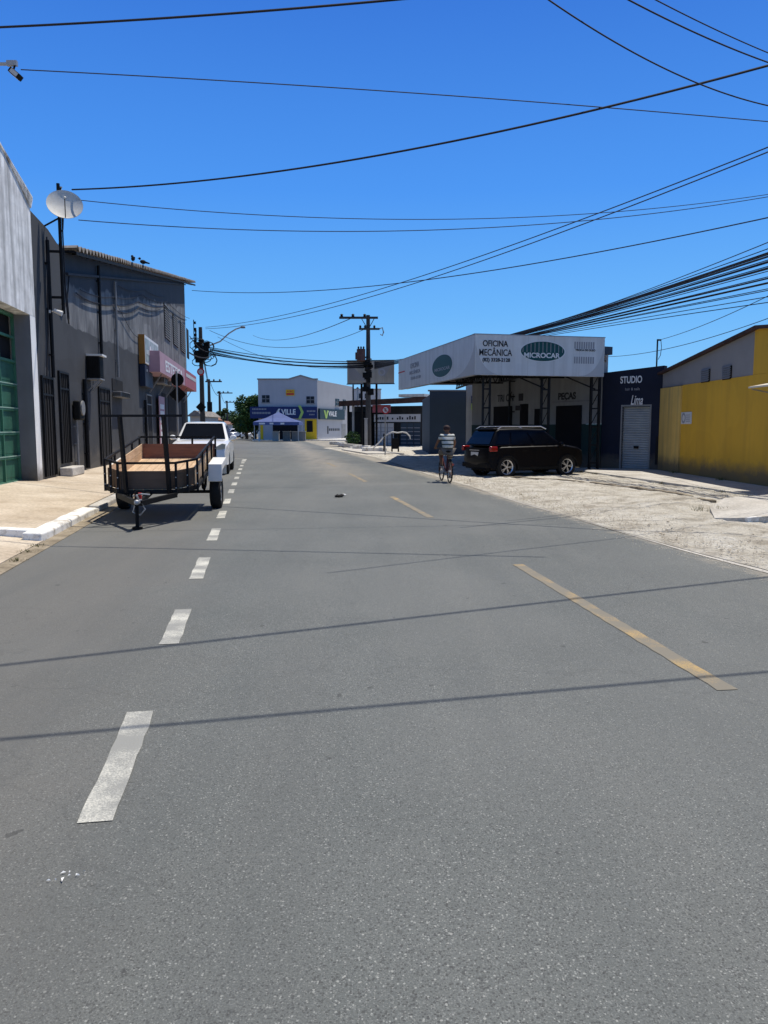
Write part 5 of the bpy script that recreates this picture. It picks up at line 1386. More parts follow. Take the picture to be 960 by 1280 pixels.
# drawbar
mb = MB(); hx, hy, hz_ = .04, -3.33, .42
mb.bar(T3(-.47, YF-.02, -.02), (hx-.03, hy, hz_), .06, .08); mb.bar(T3(.47, YF-.02, -.02), (hx+.03, hy, hz_), .06, .08); mb.bar(T3(0, YF+.8, -.04), (hx, hy, hz_), .06, .08)
mb.build('drawbar', M['black'], tr)
mb = MB(); mb.bar((hx, hy+.12, hz_+.03), (hx, hy-.14, hz_+.03), .07, .06); mb.ball((hx, hy-.14, hz_+.03), .042); mb.bar((hx, hy, hz_+.07), (hx, hy-.12, hz_+.14), .03); mb.build('coupler', M['galv'], tr, bevel=.008)
mb = MB(); mb.tube([(hx-.05, hy, hz_), (hx-.1, hy+.05, hz_-.14), (hx, hy+.1, hz_-.2), (hx+.09, hy+.05, hz_-.1), (hx+.05, hy, hz_)], .012, 6); mb.tube([(hx-.12, hy+.2, hz_+.1), (hx+.02, hy+.12, hz_+.14), (hx+.14, hy+.2, hz_+.12)], .014, 6); mb.build('safety_chain', M['galv'], tr)
mb = MB(); mb.bx(-.05, .05, hy+.15, hy+.22, hz_+.05, hz_+.15); mb.build('red_reflector', M['red'], tr)
mb = MB(); mb.cyl((0, hy+.06, .04), (0, hy+.06, hz_+.18), .028, n=10); mb.cyl((0, hy+.06, 0), (0, hy+.06, .035), .08, n=14); mb.bar((0, hy+.06, hz_+.19), (.12, hy+.06, hz_+.19), .02); mb.build('jack_stand', M['trim'], tr)
# axle, springs, wheels, mudguards
mb = MB(); mb.bx(-.80, .80, -.03, .03, .30, .36)
for s_ in (-.66, .66):
    mb.tube([(s_, -.4, zb(-.4)-.02), (s_, -.2, .42), (s_, 0, .38), (s_, .2, .44), (s_, .4, zb(.4)-.02)], .028, 6); mb.bar((s_, -.4, zb(-.4)), (s_, -.4, zb(-.4)-.1), .05); mb.bar((s_, .38, zb(.4)), (s_, .38, zb(.4)-.2), .05)
mb.build('axle', M['black'], tr)
def wheel_mesh(r, w, name, parent, loc, mats, spokes=5, side=1, axis='x', rimr=None):
    """tyre as the part, rim as its sub-part; axis of rotation local x"""
    rimr = rimr or r*.66
    rot = Matrix.Rotation(R(90), 4, 'Y') if axis == 'x' else Matrix.Rotation(R(90), 4, 'X')
    mb = MB(); h = w/2
    mb.lathe([(rimr, -h*.8), (r*.86, -h), (r*.96, -h*.86), (r, -h*.55), (r, h*.55), (r*.96, h*.86), (r*.86, h), (rimr, h*.8), (rimr, -h*.8)], 36, rot)
    t = mb.build(name, mats[0], parent, smooth=True); t.location = loc
    mb = MB(); mb.lathe([(rimr, -h*.75), (rimr*.93, -h*.6), (rimr*.9, h*.6), (rimr, h*.75)], 30, rot)
    f = h*.62*side
    for k in range(spokes):
        a = k*2*math.pi/spokes
        for d in (-.16, .16):
            e = Vector((math.cos(a+d)*rimr*.95, math.sin(a+d)*rimr*.95, f)); c = Vector((math.cos(a)*rimr*.14, math.sin(a)*rimr*.14, f*1.05))
            m4 = rot.to_3x3(); mb.bar(m4 @ c, m4 @ e, rimr*.10, rimr*.10)
    m4 = rot.to_3x3(); mb.cyl(m4 @ Vector((0, 0, f*.3)), m4 @ Vector((0, 0, f*1.15)), rimr*.2, n=12)
    rm = mb.build('rim', mats[1], t, smooth=True)
    mb = MB(); mb.cyl(rot.to_3x3() @ Vector((0, 0, f*.3)), rot.to_3x3() @ Vector((0, 0, f*.38)), rimr*.9, n=20); mb.build('brake_disc', M['trim'] if axis == 'y' else M['steel_rim'], t)
    return t
for s_ in (-1, 1):
    wheel_mesh(.325, .22, 'wheel', tr, (s_*.90, 0, .325), (M['tyre'], M['steel_rim']), 6, s_)
    mb = MB(); x0, x1 = (.80, 1.06) if s_ > 0 else (-1.06, -.80)
    pr = [(-.50, .57), (-.46, .90), (.42, 1.0), (.52, .66), (.50, .66), (.40, .975), (-.435, .895), (-.475, .56)]
    mb.prism(pr, 'x', x0, x1)
    mb.prism([(-.475, .62), (-.435, .895), (.40, .975), (.50, .74), (.36, .86), (-.34, .78)], 'x', x1-.012 if s_ > 0 else x0, x1 if s_ > 0 else x0+.012)
    mb.build('mudguard', M['white'], tr, bevel=.004)
mb = MB(); mb.bx(-.7, .7, YR+.03, YR+.05, zb(YR)-.1, zb(YR)+.0); mb.build('rear_light_bar', M['black'], tr)

# ================================================================ CARS
def arch(cx, cz, r, n=10): return [(cx+r*math.cos(math.pi-k*math.pi/n), cz+r*math.sin(math.pi-k*math.pi/n)) for k in range(n+1)]
def car(root, Lc, Wc, Hc, wb, low, hood, cabin, belt, paint, wr=.34, gl=True, detail=True, tumble=.16, wind=None, suv=False, wheels=True):
    """x forward. low: sill height, hood: list of (x,z) from rear bumper top over to the front, cabin: (rear base, rear roof, front roof, front base)"""
    hl = Lc/2; xr, xf = -wb/2, wb/2
    body = [(-hl+.03, low+.12), (-hl+.10, low)] + [(x, z) for x, z in [(xr-wr*1.2, low)]] + arch(xr, wr*.92, wr*1.17)[0:] + [(xf-wr*1.22, low-.02)] + arch(xf, wr*.92, wr*1.17) + [(hl-.15, low), (hl-.02, low+.15)] + hood[::-1]
    # keep arches above sill
    body = [(x, max(z, low-.02)) for x, z in body]
    mb = MB(); W2 = Wc/2
    slices = [(-W2+.0, .035), (-W2+.05, 0), (-W2*.55, 0), (0, 0), (W2*.55, 0), (W2-.05, 0), (W2, .035)]
    zc = (belt+low)/2; rings = []
    for (y, ins) in slices:
        ring = []
        for (x, z) in body:
            # plan taper toward both ends, crown across the hood
            k = abs(x)/hl; ty = 1-.11*max(0, (k-.78)/.22)**2
            bow = (1-(y/W2)**2)*.06*(max(0, (k-.85)/.15))*(1 if x > 0 else -1)
            zz = z-ins*(1 if z > zc else -.3)*(1.2 if z > zc else 1); 
            if z > belt-.25 and k < .95: zz -= .03*(y/W2)**2
            ring.append(mb.bm.verts.new((x*(1-ins*.25)+bow, y*ty, zz)))
        rings.append(ring)
    n = len(body)
    for a, b in zip(rings, rings[1:]):
        for i in range(n): mb.bm.faces.new((a[i], a[(i+1) % n], b[(i+1) % n], b[i]))
    mb.bm.faces.new(rings[0]); mb.bm.faces.new(rings[-1][::-1])
    bd = mb.build('body', paint, root, smooth=True)
    m = bd.modifiers.new('tri', 'TRIANGULATE')
    # cabin
    (rb, rr_, fr1, fb) = cabin; wt = W2-.04; top = W2-tumble
    prof = [(rb, belt-.03), (rr_-.04, Hc-.10), (rr_+.10, Hc-.015), ((rr_+fr1)/2, Hc), (fr1-.05, Hc-.03), (fb, belt-.03)]
    mb = MB(); rings = []
    for s_, f in ((-1, 1.0), (-1, .90), (0, 1), (1, .90), (1, 1.0)):
        ring = []
        for (x, z) in prof:
            t = (z-belt)/(Hc-belt); w = wt+(top-wt)*t; zz = z-(.035 if (f == 1.0 and s_ != 0 and t > .8) else 0)+(0.012 if s_ == 0 and t > .8 else 0)
            ring.append(mb.bm.verts.new((x-(0 if t > .5 else 0), s_*w*f, zz)))
        rings.append(ring)
    n = len(prof)
    for a, b in zip(rings, rings[1:]):
        for i in range(n): mb.bm.faces.new((a[i], a[(i+1) % n], b[(i+1) % n], b[i]))
    mb.bm.faces.new(rings[0]); mb.bm.faces.new(rings[-1][::-1])
    rf = mb.build('cabin', paint, root, bevel=.03, seg=2, angle=25)
    # glass, laid on the slanted sides
    def side_pt(x, z, s_, off=.012):
        t = (z-belt)/(Hc-belt); w = wt+(top-wt)*t; return (x, s_*(w+off), z)
    zt_ = Hc-.13; zb_ = belt+.03
    def xr_at(z): t = (z-prof[0][1])/(prof[1][1]-prof[0][1]); return prof[0][0]+(prof[1][0]-prof[0][0])*t
    def xf_at(z): t = (z-prof[5][1])/(prof[4][1]-prof[5][1]); return prof[5][0]+(prof[4][0]-prof[5][0])*t
    splits = wind or [.26, .62]
    for s_ in (-1, 1):
        def X_(u, z):
            a, b = xr_at(z)+.13, xf_at(z)-.14; return a+(b-a)*u
        edges = [0]+splits+[1]
        for u0, u1 in zip(edges, edges[1:]):
            mb = MB(); g_ = .018
            mb.face([side_pt(X_(u0+g_ if u0 else 0, zb_), zb_, s_), side_pt(X_(u1-g_ if u1 < 1 else 1, zb_), zb_, s_), side_pt(X_(u1-g_ if u1 < 1 else 1, zt_), zt_, s_), side_pt(X_(u0+g_ if u0 else 0, zt_), zt_, s_)])
            mb.build('side_window', M['glass'], root)
    for nm, i0, i1, xo in (('rear_window', 0, 1, -.012), ('windscreen', 5, 4, .012)):
        mb = MB(); x0, z0 = prof[i0]; x1, z1 = prof[i1]; pts = []
        for t, side_ in ((.10, -1), (.10, 1), (.93, 1), (.93, -1)):
            x = x0+(x1-x0)*t; z = z0+(z1-z0)*t; tt = (z-belt)/(Hc-belt); w = (wt+(top-wt)*tt)*.88; pts.append((x+xo*1.6, side_*w, z+.012))
        mb.face(pts); mb.build(nm, M['glass'], root)
    if wheels:
        for x in (xr, xf):
            for s_ in (-1, 1):
                wheel_mesh(wr, .22, 'wheel', root, (x, s_*(W2-.12), wr), (M['tyre'], M['rim']), 5, -s_, axis='y')
    # dark wheel wells and underbody
    mb = MB(); mb.bx(-hl+.2, hl-.2, -W2+.26, W2-.26, low-.06, low+.3); mb.build('underbody', M['trim'], root)
    return bd

# black SUV
rearw = G(631.5, 595); frontw = G(708.5, 593.2)
hd = R(24)
sv = thing('parked_suv', 'black sport utility vehicle parked across the gravel before the workshop', 'car', (4.66, 25.75, .0), hd)
Ls, Ws, Hs = 3.72, 1.70, 1.60
hoodp = [(-Ls/2+.02, .42), (-Ls/2, .62), (-Ls/2+.05, .95), (-1.4, 1.05), (.75, 1.08), (1.1, 1.08), (Ls/2-.28, 1.0), (Ls/2-.07, .88), (Ls/2, .55)]
car(sv, Ls, Ws, Hs, 2.34, .28, hoodp, (-Ls/2+.08, -Ls/2+.40, .36, 1.0), 1.06, M['suv'], .355, wind=[.23, .60], tumble=.20)
mb = MB()
for s_ in (-1, 1): mb.tube([(-1.45, s_*.66, Hs-.04), (-1.3, s_*.66, Hs+.045), (.2, s_*.66, Hs+.05), (.4, s_*.66, Hs-.03)], .02, 6)
mb.build('roof_rail', M['rim'], sv, smooth=True)
for s_ in (-1, 1):
    mb = MB(); mb.bx(-Ls/2-.0, -Ls/2+.28, s_*.86-.05, s_*.86+.035, .86, 1.02); mb.build('tail_light', M['taillight'], sv, bevel=.03)
    mb = MB(); mb.bx(Ls/2-.26, Ls/2-.08, s_*.66-.13, s_*.66+.06, .78, .87); mb.build('headlight', M['headlight'], sv, bevel=.03)
    mb = MB(); mb.ball((.78, s_*1.0, 1.08), .12, (.6, .9, .65)); mb.bar((.82, s_*.85, 1.03), (.8, s_*.98, 1.05), .04); mb.build('wing_mirror', M['suv'], sv, smooth=True)
    mb = MB()
    for x in (-.55, .35): mb.bx(x-.09, x+.09, s_*.872, s_*.893, .86, .885)
    mb.build('door_handle', M['trim'], sv)
    for cxx in (-1.17, 1.17):
        mb = MB(); mb.tube([(x, s_*.845, z) for x, z in arch(cxx, .32, .40, 14)], .035, 6); mb.build('arch_trim', M['trim'], sv, smooth=True)
    mb = MB(); mb.bx(-.8, .8, s_*.84, s_*.88, .27, .36); mb.build('sill_trim', M['trim'], sv)
    mb = MB(); 
    for x in (-.95, -.08, .82): mb.bx(x-.004, x+.004, s_*.87, s_*.8725, .38, .98)
    mb.build('door_gap', M['void'], sv)
mb = MB(); mb.bx(-Ls/2-.035, -Ls/2-.012, -.22, .22, .70, .83); pt = mb.build('number_plate', M['plate'], sv)
mb = MB(); mb.bx(-Ls/2-.03, -Ls/2+.1, -.8, .8, .33, .48); mb.build('rear_bumper_trim', M['trim'], sv, bevel=.02)
mb = MB(); mb.bx(-Ls/2-.045, -Ls/2-.036, -.3, .3, .88, .90); mb.build('badge', M['rim'], sv)
mb = MB(); mb.bx(-Ls/2+.30, -Ls/2+.52, -.6, .6, Hs-.06, Hs-.02); mb.build('roof_spoiler', M['suv'], sv, bevel=.015)

# white pickup facing the camera, partly behind the trailer
pk_ = thing('parked_pickup', 'white car parked nose towards the camera just behind the trailer', 'car', (-6.56, 28.3, 0), R(-90)+R(8))
Lp, Wp, Hp = 4.7, 1.90, 1.83
hoodp = [(-Lp/2+.02, .45), (-Lp/2, .85), (-Lp/2+.05, 1.08), (-1.2, 1.14), (.7, 1.20), (1.0, 1.20), (Lp/2-.35, 1.12), (Lp/2-.10, .98), (Lp/2, .62)]
car(pk_, Lp, Wp, Hp, 2.8, .34, hoodp, (-1.9, -1.3, .05, .98), 1.18, M['carwhite'], .37, tumble=.24)
for s_ in (-1, 1):
    mb = MB(); mb.prism([(s_*.50, .85), (s_*.86, .90), (s_*.88, 1.06), (s_*.76, 1.08), (s_*.54, .96)], 'x', Lp/2-.30, Lp/2-.03); mb.build('headlight', M['headlight'], pk_, bevel=.015)
    mb = MB(); mb.ball((.72, s_*1.06, 1.27), .13, (.5, .9, .7)); mb.bar((.8, s_*.88, 1.2), (.74, s_*1.04, 1.24), .04); mb.build('wing_mirror', M['carwhite'], pk_, smooth=True)
    mb = MB(); mb.bx(Lp/2-.08, Lp/2+.01, s_*.68-.11, s_*.68+.11, .46, .56); mb.build('fog_light', M['trim'], pk_, bevel=.02)
    mb = MB()
    for x in (-.5, .4): mb.bx(x-.09, x+.09, s_*.885, s_*.91, .88, .91)
    mb.build('door_handle', M['trim'], pk_)
mb = MB(); mb.bx(Lp/2-.1, Lp/2+.015, -.46, .46, .62, .82); gr = mb.build('grille', M['trim'], pk_, bevel=.02)
mb = MB(); mb.bx(Lp/2+.017, Lp/2+.03, -.44, .44, .715, .735); mb.build('chrome_bar', M['rim'], gr)
mb = MB(); mb.bx(Lp/2-.05, Lp/2+.02, -.55, .55, .34, .46); mb.build('lower_intake', M['trim'], pk_, bevel=.02)
mb = MB(); mb.bx(Lp/2+.022, Lp/2+.035, -.2, .2, .50, .60); mb.build('number_plate', M['plate'], pk_)
mb = MB(); mb.bx(-.9, .0, -.005, .005, Hp, Hp+.0); mb.cyl((-.2, 0, Hp-.01), (-.3, 0, Hp+.3), .006, n=5); mb.build('aerial', M['trim'], pk_)

# far cars
def far_car(px, Yc, label, rz, k=1):
    p = D(px, 545, Yc)
    o = thing('parked_car', label, 'car', (p.x, Yc, 0), rz, 'small white cars in the far street')
    L_, W_, H_ = 4.0, 1.7, 1.5*k
    hp = [(-L_/2+.02, .4), (-L_/2, .7), (-L_/2+.05, .92), (-1.4, .95), (.8, .95), (1.1, .93), (L_/2-.3, .82), (L_/2-.06, .7), (L_/2, .5)]
    car(o, L_, W_, H_, 2.45, .25, hp, (-L_/2+.15, -1.3, .35, 1.0), .93, M['carwhite'], .3)
    for s_ in (-1, 1):
        mb = MB(); mb.bx(L_/2-.25, L_/2-.02, s_*.62-.14, s_*.62+.12, .64, .78); mb.build('headlight', M['headlight'], o, bevel=.02)
    mb = MB(); mb.bx(L_/2-.05, L_/2+.01, -.4, .4, .45, .62); mb.build('grille', M['trim'], o)
far_car(309, 118, 'white hatchback facing the camera beside the far tree', R(-90)+R(8))
far_car(290.5, 128, 'white car side-on behind, left of the far hatchback', R(-150))
far_car(297.5, 150, 'tiny white car between the two larger far cars', R(-95))

# ================================================================ CYCLIST
BX, BY = D(558, 603, 22.9).x, 22.95
hdg = R(9)
bi = thing('bicycle', 'dark red bicycle ridden away along the road edge', 'bicycle', (BX, BY, 0), hdg)
for nm, y in (('rear', -.42), ('front', .62)):
    mb = MB(); rot = Matrix.Translation((0, y, .33)) @ Matrix.Rotation(R(90), 4, 'Y')
    n = 30; rings = []
    for k in range(n):
        a = k*2*math.pi/n; rings.append((0, y+math.cos(a)*.315, .33+math.sin(a)*.315))
    mb.tube(rings+[rings[0]], .021, 8, cap=False); wl = mb.build('wheel', M['tyre'], bi, smooth=True)
    mb = MB(); mb.cyl((-.04, y, .33), (.04, y, .33), .025, n=10)
    for k in range(14): a = k*2*math.pi/14; mb.cyl((.02*(-1)**k, y, .33), (0, y+math.cos(a)*.3, .33+math.sin(a)*.3), .003, n=4)
    mb.build('spokes', M['galv'], wl)
mb = MB(); BBp = (0, .02, .29); seat = (0, -.14, .84); hdt = (0, .47, .84); hdb = (0, .50, .70)
for a, b in ((BBp, seat), (BBp, hdb), (seat, (0, .46, .80)), (hdt, hdb), ((.05, -.42, .33), (0, -.10, .70)), ((-.05, -.42, .33), (0, -.10, .70)), ((.05, -.42, .33), BBp), ((-.05, -.42, .33), BBp), ((.05, .62, .33), (.03, .52, .68)), ((-.05, .62, .33), (-.03, .52, .68))): mb.cyl(a, b, .017, n=8)
mb.build('frame', M['bike_red'], bi, smooth=True)
mb = MB(); mb.cyl(hdt, (0, .44, .98), .014, n=8); mb.tube([(-.30, .30, .99), (-.24, .40, 1.0), (-.08, .44, .98), (.08, .44, .98), (.24, .40, 1.0), (.30, .30, .99)], .013, 8); mb.build('handlebar', M['black'], bi, smooth=True)
mb = MB(); mb.cyl(seat, (0, -.155, .90), .014, n=8); mb.ball((0, -.18, .91), .13, (.75, 1.0, .28)); mb.build('saddle', M['black'], bi, smooth=True)
mb = MB(); mb.cyl((-.06, .02, .29), (.06, .02, .29), .02); mb.bar((.07, .02, .29), (.07, -.02, .13), .02); mb.bar((-.07, .02, .29), (-.07, .06, .45), .02); mb.bx(.07, .18, -.06, .03, .11, .13); mb.bx(-.18, -.07, .02, .11, .445, .465); mb.build('crankset', M['galv'], bi)
mb = MB(); rg = [(0, -.42+math.cos(a)*.36, .33+math.sin(a)*.36) for a in [R(20+k*14) for k in range(11)]]
mb.tube(rg, .022, 6); mb.build('mudguard', M['black'], bi, smooth=True)
mb = MB(); mb.bx(-.07, .07, -.62, -.22, .74, .76); mb.build('luggage_rack', M['black'], bi)
mb = MB(); mb.bx(-.03, .03, -.79, -.775, .52, .58); mb.build('reflector', M['taillight'], bi)
pr = thing('person', 'cyclist in a grey striped shirt, beige shorts and dark cap riding away', 'person', (BX, BY, 0), hdg)
def skin_obj(name, verts, edges, radii, mat, parent, root=0, sub=2):
    me = bpy.data.meshes.new(name); me.from_pydata([Vector(v) for v in verts], edges, [])
    o = bpy.data.objects.new(name, me); COL.objects.link(o)
    m = o.modifiers.new('skin', 'SKIN'); m.use_smooth_shade = True
    if not me.skin_vertices: me.attributes.new  # created by the modifier layer below
    if not me.skin_vertices:
        bm = bmesh.new(); bm.from_mesh(me); bm.verts.layers.skin.verify(); bm.to_mesh(me); bm.free()
    for i, r in enumerate(radii):
        sv_ = me.skin_vertices[0].data[i]; sv_.radius = r if isinstance(r, tuple) else (r, r); sv_.use_root = (i == root)
    s_ = o.modifiers.new('sub', 'SUBSURF'); s_.levels = sub; s_.render_levels = sub
    dg = bpy.context.evaluated_depsgraph_get(); dg.update()
    me2 = bpy.data.meshes.new_from_object(o.evaluated_get(dg)); bpy.data.objects.remove(o)
    me2.materials.clear(); me2.materials.append(mat)
    for p in me2.polygons: p.use_smooth = True
    q = bpy.data.objects.new(name, me2); COL.objects.link(q); q.parent = parent; return q
V = [(0, -.16, .99), (0, -.13, 1.14), (0, -.08, 1.28), (0, -.05, 1.38), (0, -.03, 1.46), (0, -.01, 1.54), (0, 0, 1.62),   # 0-6 torso..head
     (-.17, -.06, 1.36), (-.27, .06, 1.17), (-.28, .26, 1.02), (-.28, .32, 1.0),      # 7-10 left arm
     (.17, -.06, 1.36), (.27, .06, 1.17), (.28, .26, 1.02), (.28, .32, 1.0),          # 11-14
     (-.10, -.12, .94), (-.13, .27, .86), (-.12, .10, .53), (-.12, .06, .49), (-.13, .16, .475),   # left leg raised
     (.10, -.12, .93), (.13, .20, .66), (.12, -.02, .22), (.12, -.05, .16), (.13, .07, .145)]
E = [(0, 1), (1, 2), (2, 3), (3, 4), (4, 5), (5, 6), (3, 7), (7, 8), (8, 9), (9, 10), (3, 11), (11, 12), (12, 13), (13, 14), (0, 15), (15, 16), (16, 17), (17, 18), (18, 19), (0, 20), (20, 21), (21, 22), (22, 23), (23, 24)]
Rr = [(.13, .10), (.12, .09), (.135, .095), (.09, .075), .05, (.085, .095), (.07, .08), .055, .042, .03, .033, .055, .042, .03, .033, .085, .062, .042, .035, .028, .085, .062, .042, .035, .028]
skin_obj('body', V, E, Rr, M['skin'], pr)
# shirt: torso and short sleeves
V2 = [(0, -.17, .97), (0, -.16, 1.08), (0, -.12, 1.2), (0, -.07, 1.32), (0, -.05, 1.395), (-.17, -.06, 1.355), (-.235, .01, 1.24), (.17, -.06, 1.355), (.235, .01, 1.24)]
E2 = [(0, 1), (1, 2), (2, 3), (3, 4), (3, 5), (5, 6), (3, 7), (7, 8)]
skin_obj('shirt', V2, E2, [(.18, .135), (.185, .14), (.19, .14), (.165, .12), (.08, .08), .085, .075, .085, .075], M['shirt'], pr)
V3 = [(0, -.15, .98), (-.10, -.11, .92), (-.125, .16, .88), (-.13, .25, .84), (.10, -.11, .91), (.125, .10, .75), (.13, .17, .68)]
skin_obj('shorts', V3, [(0, 1), (1, 2), (2, 3), (0, 4), (4, 5), (5, 6)], [(.165, .135), .11, .095, .085, .11, .095, .085], M['shorts'], pr)
mb = MB(); mb.ball((0, .0, 1.60), .105, (.95, 1.08, .82), 16); mb.ball((0, .13, 1.585), .075, (1, 1, .15)); mb.build('cap', M['hair'], pr, smooth=True)
mb = MB(); mb.ball((0, .105, 1.545), .02, (.8, 1.1, 1.1)); mb.ball((-.095, 0, 1.55), .025, (.4, .8, 1.2)); mb.ball((.095, 0, 1.55), .025, (.4, .8, 1.2)); mb.build('ears_and_nose', M['skin'], pr, smooth=True)
for s_, y, z in ((-1, .10, .475), (1, .0, .14)):
    mb = MB(); mb.ball((s_*.125, y, z+.01), .06, (.75, 2.1, .6)); mb.build('shoe', M['shoe'], pr, smooth=True)
for s_ in (-1, 1):   # gripping fingers
    mb = MB()
    for k in range(4):
        x = s_*(.25+.018*k); y = .335-.012*k
        mb.tube([(x, y-.01, 1.02), (x, y+.035, 1.012), (x, y+.032, .985), (x, y, .972)], [.010, .010, .009, .008], 6)
    mb.tube([(s_*.245, .30, 1.0), (s_*.225, .33, .985), (s_*.225, .35, .975)], [.012, .011, .009], 6)
    mb.build('fingers', M['skin'], pr, smooth=True)

# litter on the road
q = G(424, 621.5); lt = thing('litter', 'crumpled black and white rubbish lying on the road', 'litter', q, .3)
mb = MB(); mb.ball((0, 0, .035), .13, (.85, .6, .22), 10)
for v in mb.bm.verts: v.co += Vector((random.uniform(-.02, .02),)*3)
mb.build('bag', M['trim'], lt)
mb = MB(); mb.ball((.1, .03, .05), .06, (1.3, .7, .4), 8); mb.build('paper', M['white'], lt)
q = G(84, 1097); mb = MB(); random.seed(2)
for k in range(9):
    x, y = random.uniform(-.05, .05), random.uniform(-.03, .03); a = random.uniform(0, 6); w = random.uniform(.004, .016)
    mb.face([(x, y, .004), (x+w*math.cos(a), y+w*math.sin(a), .009), (x+w*2*math.cos(a+.5), y+w*2*math.sin(a+.5), .005)])
o = mb.build('paper_scrap', M['white']); o.location = (q.x, q.y, .003); tag(o, 'flattened white paper scrap on the asphalt in the foreground', 'litter')
q = G(28, 702, .02); 

# ================================================================ TENT
Yt = 94
p0 = D(348.5, 549, Yt); tn = thing('market_tent', 'blue violet pyramid tent pitched before the lilac shop', 'tent', (p0.x, Yt, .0))
w = D(376, 540, Yt).x-D(320.5, 540, Yt).x; w /= 2; ze = D(348, 527.5, Yt).z; za = D(348, 515, Yt).z; d_ = 2.2
mb = MB(); 
n = 8; base = []
for k in range(4):
    c0 = [(-w, -d_), (w, -d_), (w, d_), (-w, d_)][k]; c1 = [(w, -d_), (w, d_), (-w, d_), (-w, -d_)][k]
    for j in range(n):
        a = Vector((c0[0]+(c1[0]-c0[0])*j/n, c0[1]+(c1[1]-c0[1])*j/n, ze)); b = Vector((c0[0]+(c1[0]-c0[0])*(j+1)/n, c0[1]+(c1[1]-c0[1])*(j+1)/n, ze))
        am_ = a.lerp(Vector((0, 0, za)), .5)-Vector((0, 0, .12)); bm_ = b.lerp(Vector((0, 0, za)), .5)-Vector((0, 0, .12))
        mb.face([a, b, bm_, am_]); mb.face([am_, bm_, (0, 0, za)])
cn = mb.build('canopy', M['tent'], tn)
mb = MB(); mb.bx(-w, w, -d_-.02, -d_, ze-.38, ze-.01); mb.bx(-w-.02, -w, -d_, d_, ze-.38, ze-.01); mb.bx(w, w+.02, -d_, d_, ze-.38, ze-.01); vl = mb.build('valance', M['tent'], cn)
mb = MB()
for x, s_ in ((-w*.62, .7), (-w*.2, .45), (w*.28, .45)): mb.bx(x-s_/2, x+s_/2, -d_-.035, -d_-.022, ze-.3, ze-.1)
mb.build('printed_logo', M['ink_white'], vl)
for x in (-w+.1, w-.1):
    for y in (-d_+.1, d_-.1): mb = MB(); mb.cyl((x, y, 0), (x, y, ze), .045, n=8); mb.build('pole', M['galv'], tn)
# stalls under the tent: counters
for i, (px0, px1, lab, m_) in enumerate(((341, 349, 'pale low counter at the left under the tent', 'sign_grey'), (354, 363, 'dark crate counter in the middle under the tent', 'ac_grey'), (365, 382, 'long grey counter at the right end of the tent', 'gable_grey'))):
    a = D(px0, 549, 96).x; b = D(px1, 549, 96).x; o = thing('counter', lab, 'counter', ((a+b)/2, 96, 0), 0)
    mb = MB(); mb.bx(-(b-a)/2, (b-a)/2, -.3, .3, 0, 1.15); mb.build('cabinet', M[m_], o); mb = MB(); mb.bx(-(b-a)/2-.05, (b-a)/2+.05, -.35, .35, 1.152, 1.2); mb.build('counter_top', M['sign_grey'], o)
p = D(326.5, 549, 94.5); o = thing('bollard', 'short white bollard beside the tent by the kerb', 'bollard', (p.x, 93, .0)); mb = MB(); mb.cyl((0, 0, 0), (0, 0, 1.1), .12, n=10); mb.build('post', M['white'], o); mb = MB(); mb.ball((0, 0, 1.1), .12); mb.build('cap', M['white'], o)

# ================================================================ TREES
def tree(px, Yt, base, w, h, label, seed, mat='leaf', n=5000, size=.22, blobs=11):
    p = D(px, 545, Yt); o = thing('tree', label, 'tree', (p.x, Yt, 0), 0, 'trees in the far street')
    rnd = random.Random(seed); mb = MB(); mb.tube([(0, 0, 0), (.1, 0, base*.6), (0, .1, base+h*.3)], [.28, .22, .12], 8)
    cs = []
    for k in range(blobs):
        a = rnd.uniform(0, 6.28); r = rnd.uniform(.2, .62); c = (math.cos(a)*w*r, math.sin(a)*w*r*.9, base+h*rnd.uniform(.18, .82)); cs.append(c)
        if k < 6: mb.tube([(0, 0, base*.75), (c[0]*.5, c[1]*.5, (base+c[2])/2), c], [.12, .07, .03], 6)
    mb.build('trunk', M['bark'], o)
    mb = MB()
    for k, c in enumerate(cs):
        rr2 = w*rnd.uniform(.32, .5); leaves(mb, c, (rr2, rr2, rr2*.8), n//blobs, size, seed*10+k)
    mb.build('crown', M[mat], o)
tree(318, 106, .6, 3.0, 6.0, 'big dense green tree left of the lilac shop', 3, 'leaf', 9000, .2, 16)
tree(308, 112, .4, 2.4, 4.2, 'lower green tree in front of the big one', 9, 'leaf', 5000, .2, 9)
tree(278, 108, 1.2, 1.1, 3.6, 'narrow tree between the thin far poles', 5, 'leaf_far', 3500, .16, 7)
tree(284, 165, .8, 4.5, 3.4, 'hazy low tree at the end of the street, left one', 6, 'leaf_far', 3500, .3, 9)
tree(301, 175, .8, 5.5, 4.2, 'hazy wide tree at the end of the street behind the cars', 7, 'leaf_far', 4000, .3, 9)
tree(268, 150, .8, 3.5, 3.0, 'small hazy tree behind the first plain pole', 8, 'leaf_far', 2500, .3, 7)
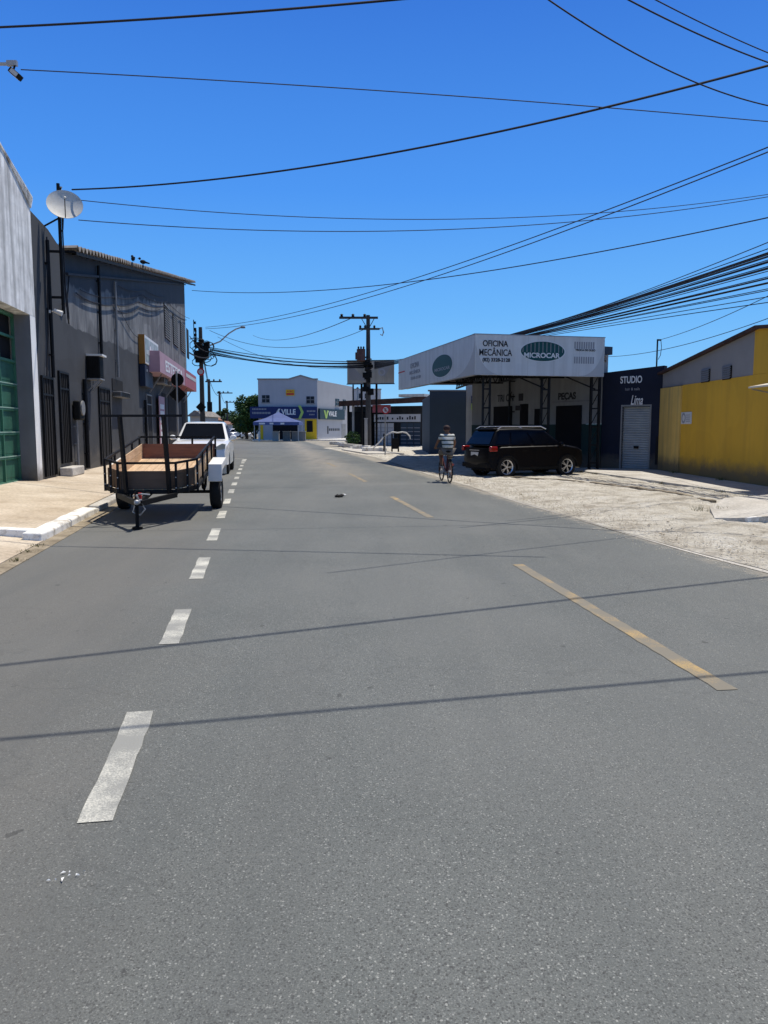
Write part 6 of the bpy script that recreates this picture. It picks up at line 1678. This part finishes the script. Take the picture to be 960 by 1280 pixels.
# low houses on the far left and horizon
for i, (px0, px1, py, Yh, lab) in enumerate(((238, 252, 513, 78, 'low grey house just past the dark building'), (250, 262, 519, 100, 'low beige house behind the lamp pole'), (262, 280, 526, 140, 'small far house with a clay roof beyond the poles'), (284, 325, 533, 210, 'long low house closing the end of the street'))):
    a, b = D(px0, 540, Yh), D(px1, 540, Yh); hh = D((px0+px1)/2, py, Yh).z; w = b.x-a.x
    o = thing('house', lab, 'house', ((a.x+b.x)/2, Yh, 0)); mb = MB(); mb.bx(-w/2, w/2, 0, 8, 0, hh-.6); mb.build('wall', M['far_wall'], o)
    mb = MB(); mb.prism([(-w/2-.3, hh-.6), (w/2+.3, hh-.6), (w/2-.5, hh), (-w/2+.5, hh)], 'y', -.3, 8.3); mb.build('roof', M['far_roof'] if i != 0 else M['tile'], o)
    mb = MB(); mb.bx(-w*.3, -w*.1, -.03, -.003, .1, hh*.5); mb.build('door', M['trim'], o)
    mb = MB(); mb.bx(w*.08, w*.32, -.03, -.003, hh*.3, hh*.55); mb.build('window', M['glass_win'], o)

# ================================================================ CAMERA / LIGHT / SKY
cam = bpy.data.cameras.new('camera'); co = bpy.data.objects.new('camera', cam); COL.objects.link(co)
cam.sensor_fit = 'VERTICAL'; cam.sensor_height = 36; cam.lens = 36*F/1280; cam.clip_end = 3000; cam.clip_start = .05
co.location = (0, 0, CH); co.rotation_euler = (R(90)-PITCH, 0, 0); S.camera = co
to_sun = Vector((.23, .28, 1)).normalized()
el = math.asin(to_sun.z); az = math.atan2(to_sun.x, to_sun.y)
sl_ = bpy.data.lights.new('sun', 'SUN'); so = bpy.data.objects.new('sun', sl_); COL.objects.link(so)
sl_.energy = 5.0; sl_.angle = R(.5); sl_.color = (1, .94, .84)
so.rotation_euler = to_sun.to_track_quat('Z', 'Y').to_euler(); so.location = (0, 0, 30)
w = bpy.data.worlds.new('World'); S.world = w; w.use_nodes = True; t = w.node_tree
sky = t.nodes.new('ShaderNodeTexSky'); sky.sky_type = 'NISHITA'; sky.sun_disc = False
sky.sun_elevation = el; sky.sun_rotation = az; sky.altitude = 0; sky.air_density = 1.0; sky.dust_density = .25; sky.ozone_density = 3.0
hs = t.nodes.new('ShaderNodeHueSaturation'); hs.inputs['Saturation'].default_value = 1.18; hs.inputs['Value'].default_value = 1.0
bg = t.nodes['Background']; bg.inputs['Strength'].default_value = .13
t.links.new(sky.outputs[0], hs.inputs['Color'])
tcw = t.nodes.new('ShaderNodeTexCoord'); spw = t.nodes.new('ShaderNodeSeparateXYZ'); t.links.new(tcw.outputs['Generated'], spw.inputs[0])
rw_ = ramp(t, spw.outputs[2], [(0.0, (.34, .66, .98)), (.05, (.22, .57, .98)), (.14, (.14, .46, .97)), (.28, (.070, .31, .91)), (.46, (.038, .19, .72)), (.62, (.05, .14, .42)), (.85, (.09, .12, .19)), (1, (.09, .11, .16))]).outputs[0]
vm = t.nodes.new('ShaderNodeVectorMath'); vm.operation = 'SCALE'; vm.inputs['Scale'].default_value = 1/.13; t.links.new(rw_, vm.inputs[0])
t.links.new(mix(t, .93, hs.outputs[0], vm.outputs[0]), bg.inputs['Color'])
S.view_settings.view_transform = 'Standard'; S.view_settings.look = 'None'; S.view_settings.exposure = 0; S.view_settings.gamma = 1
S.render.engine = 'CYCLES'; S.cycles.max_bounces = 6
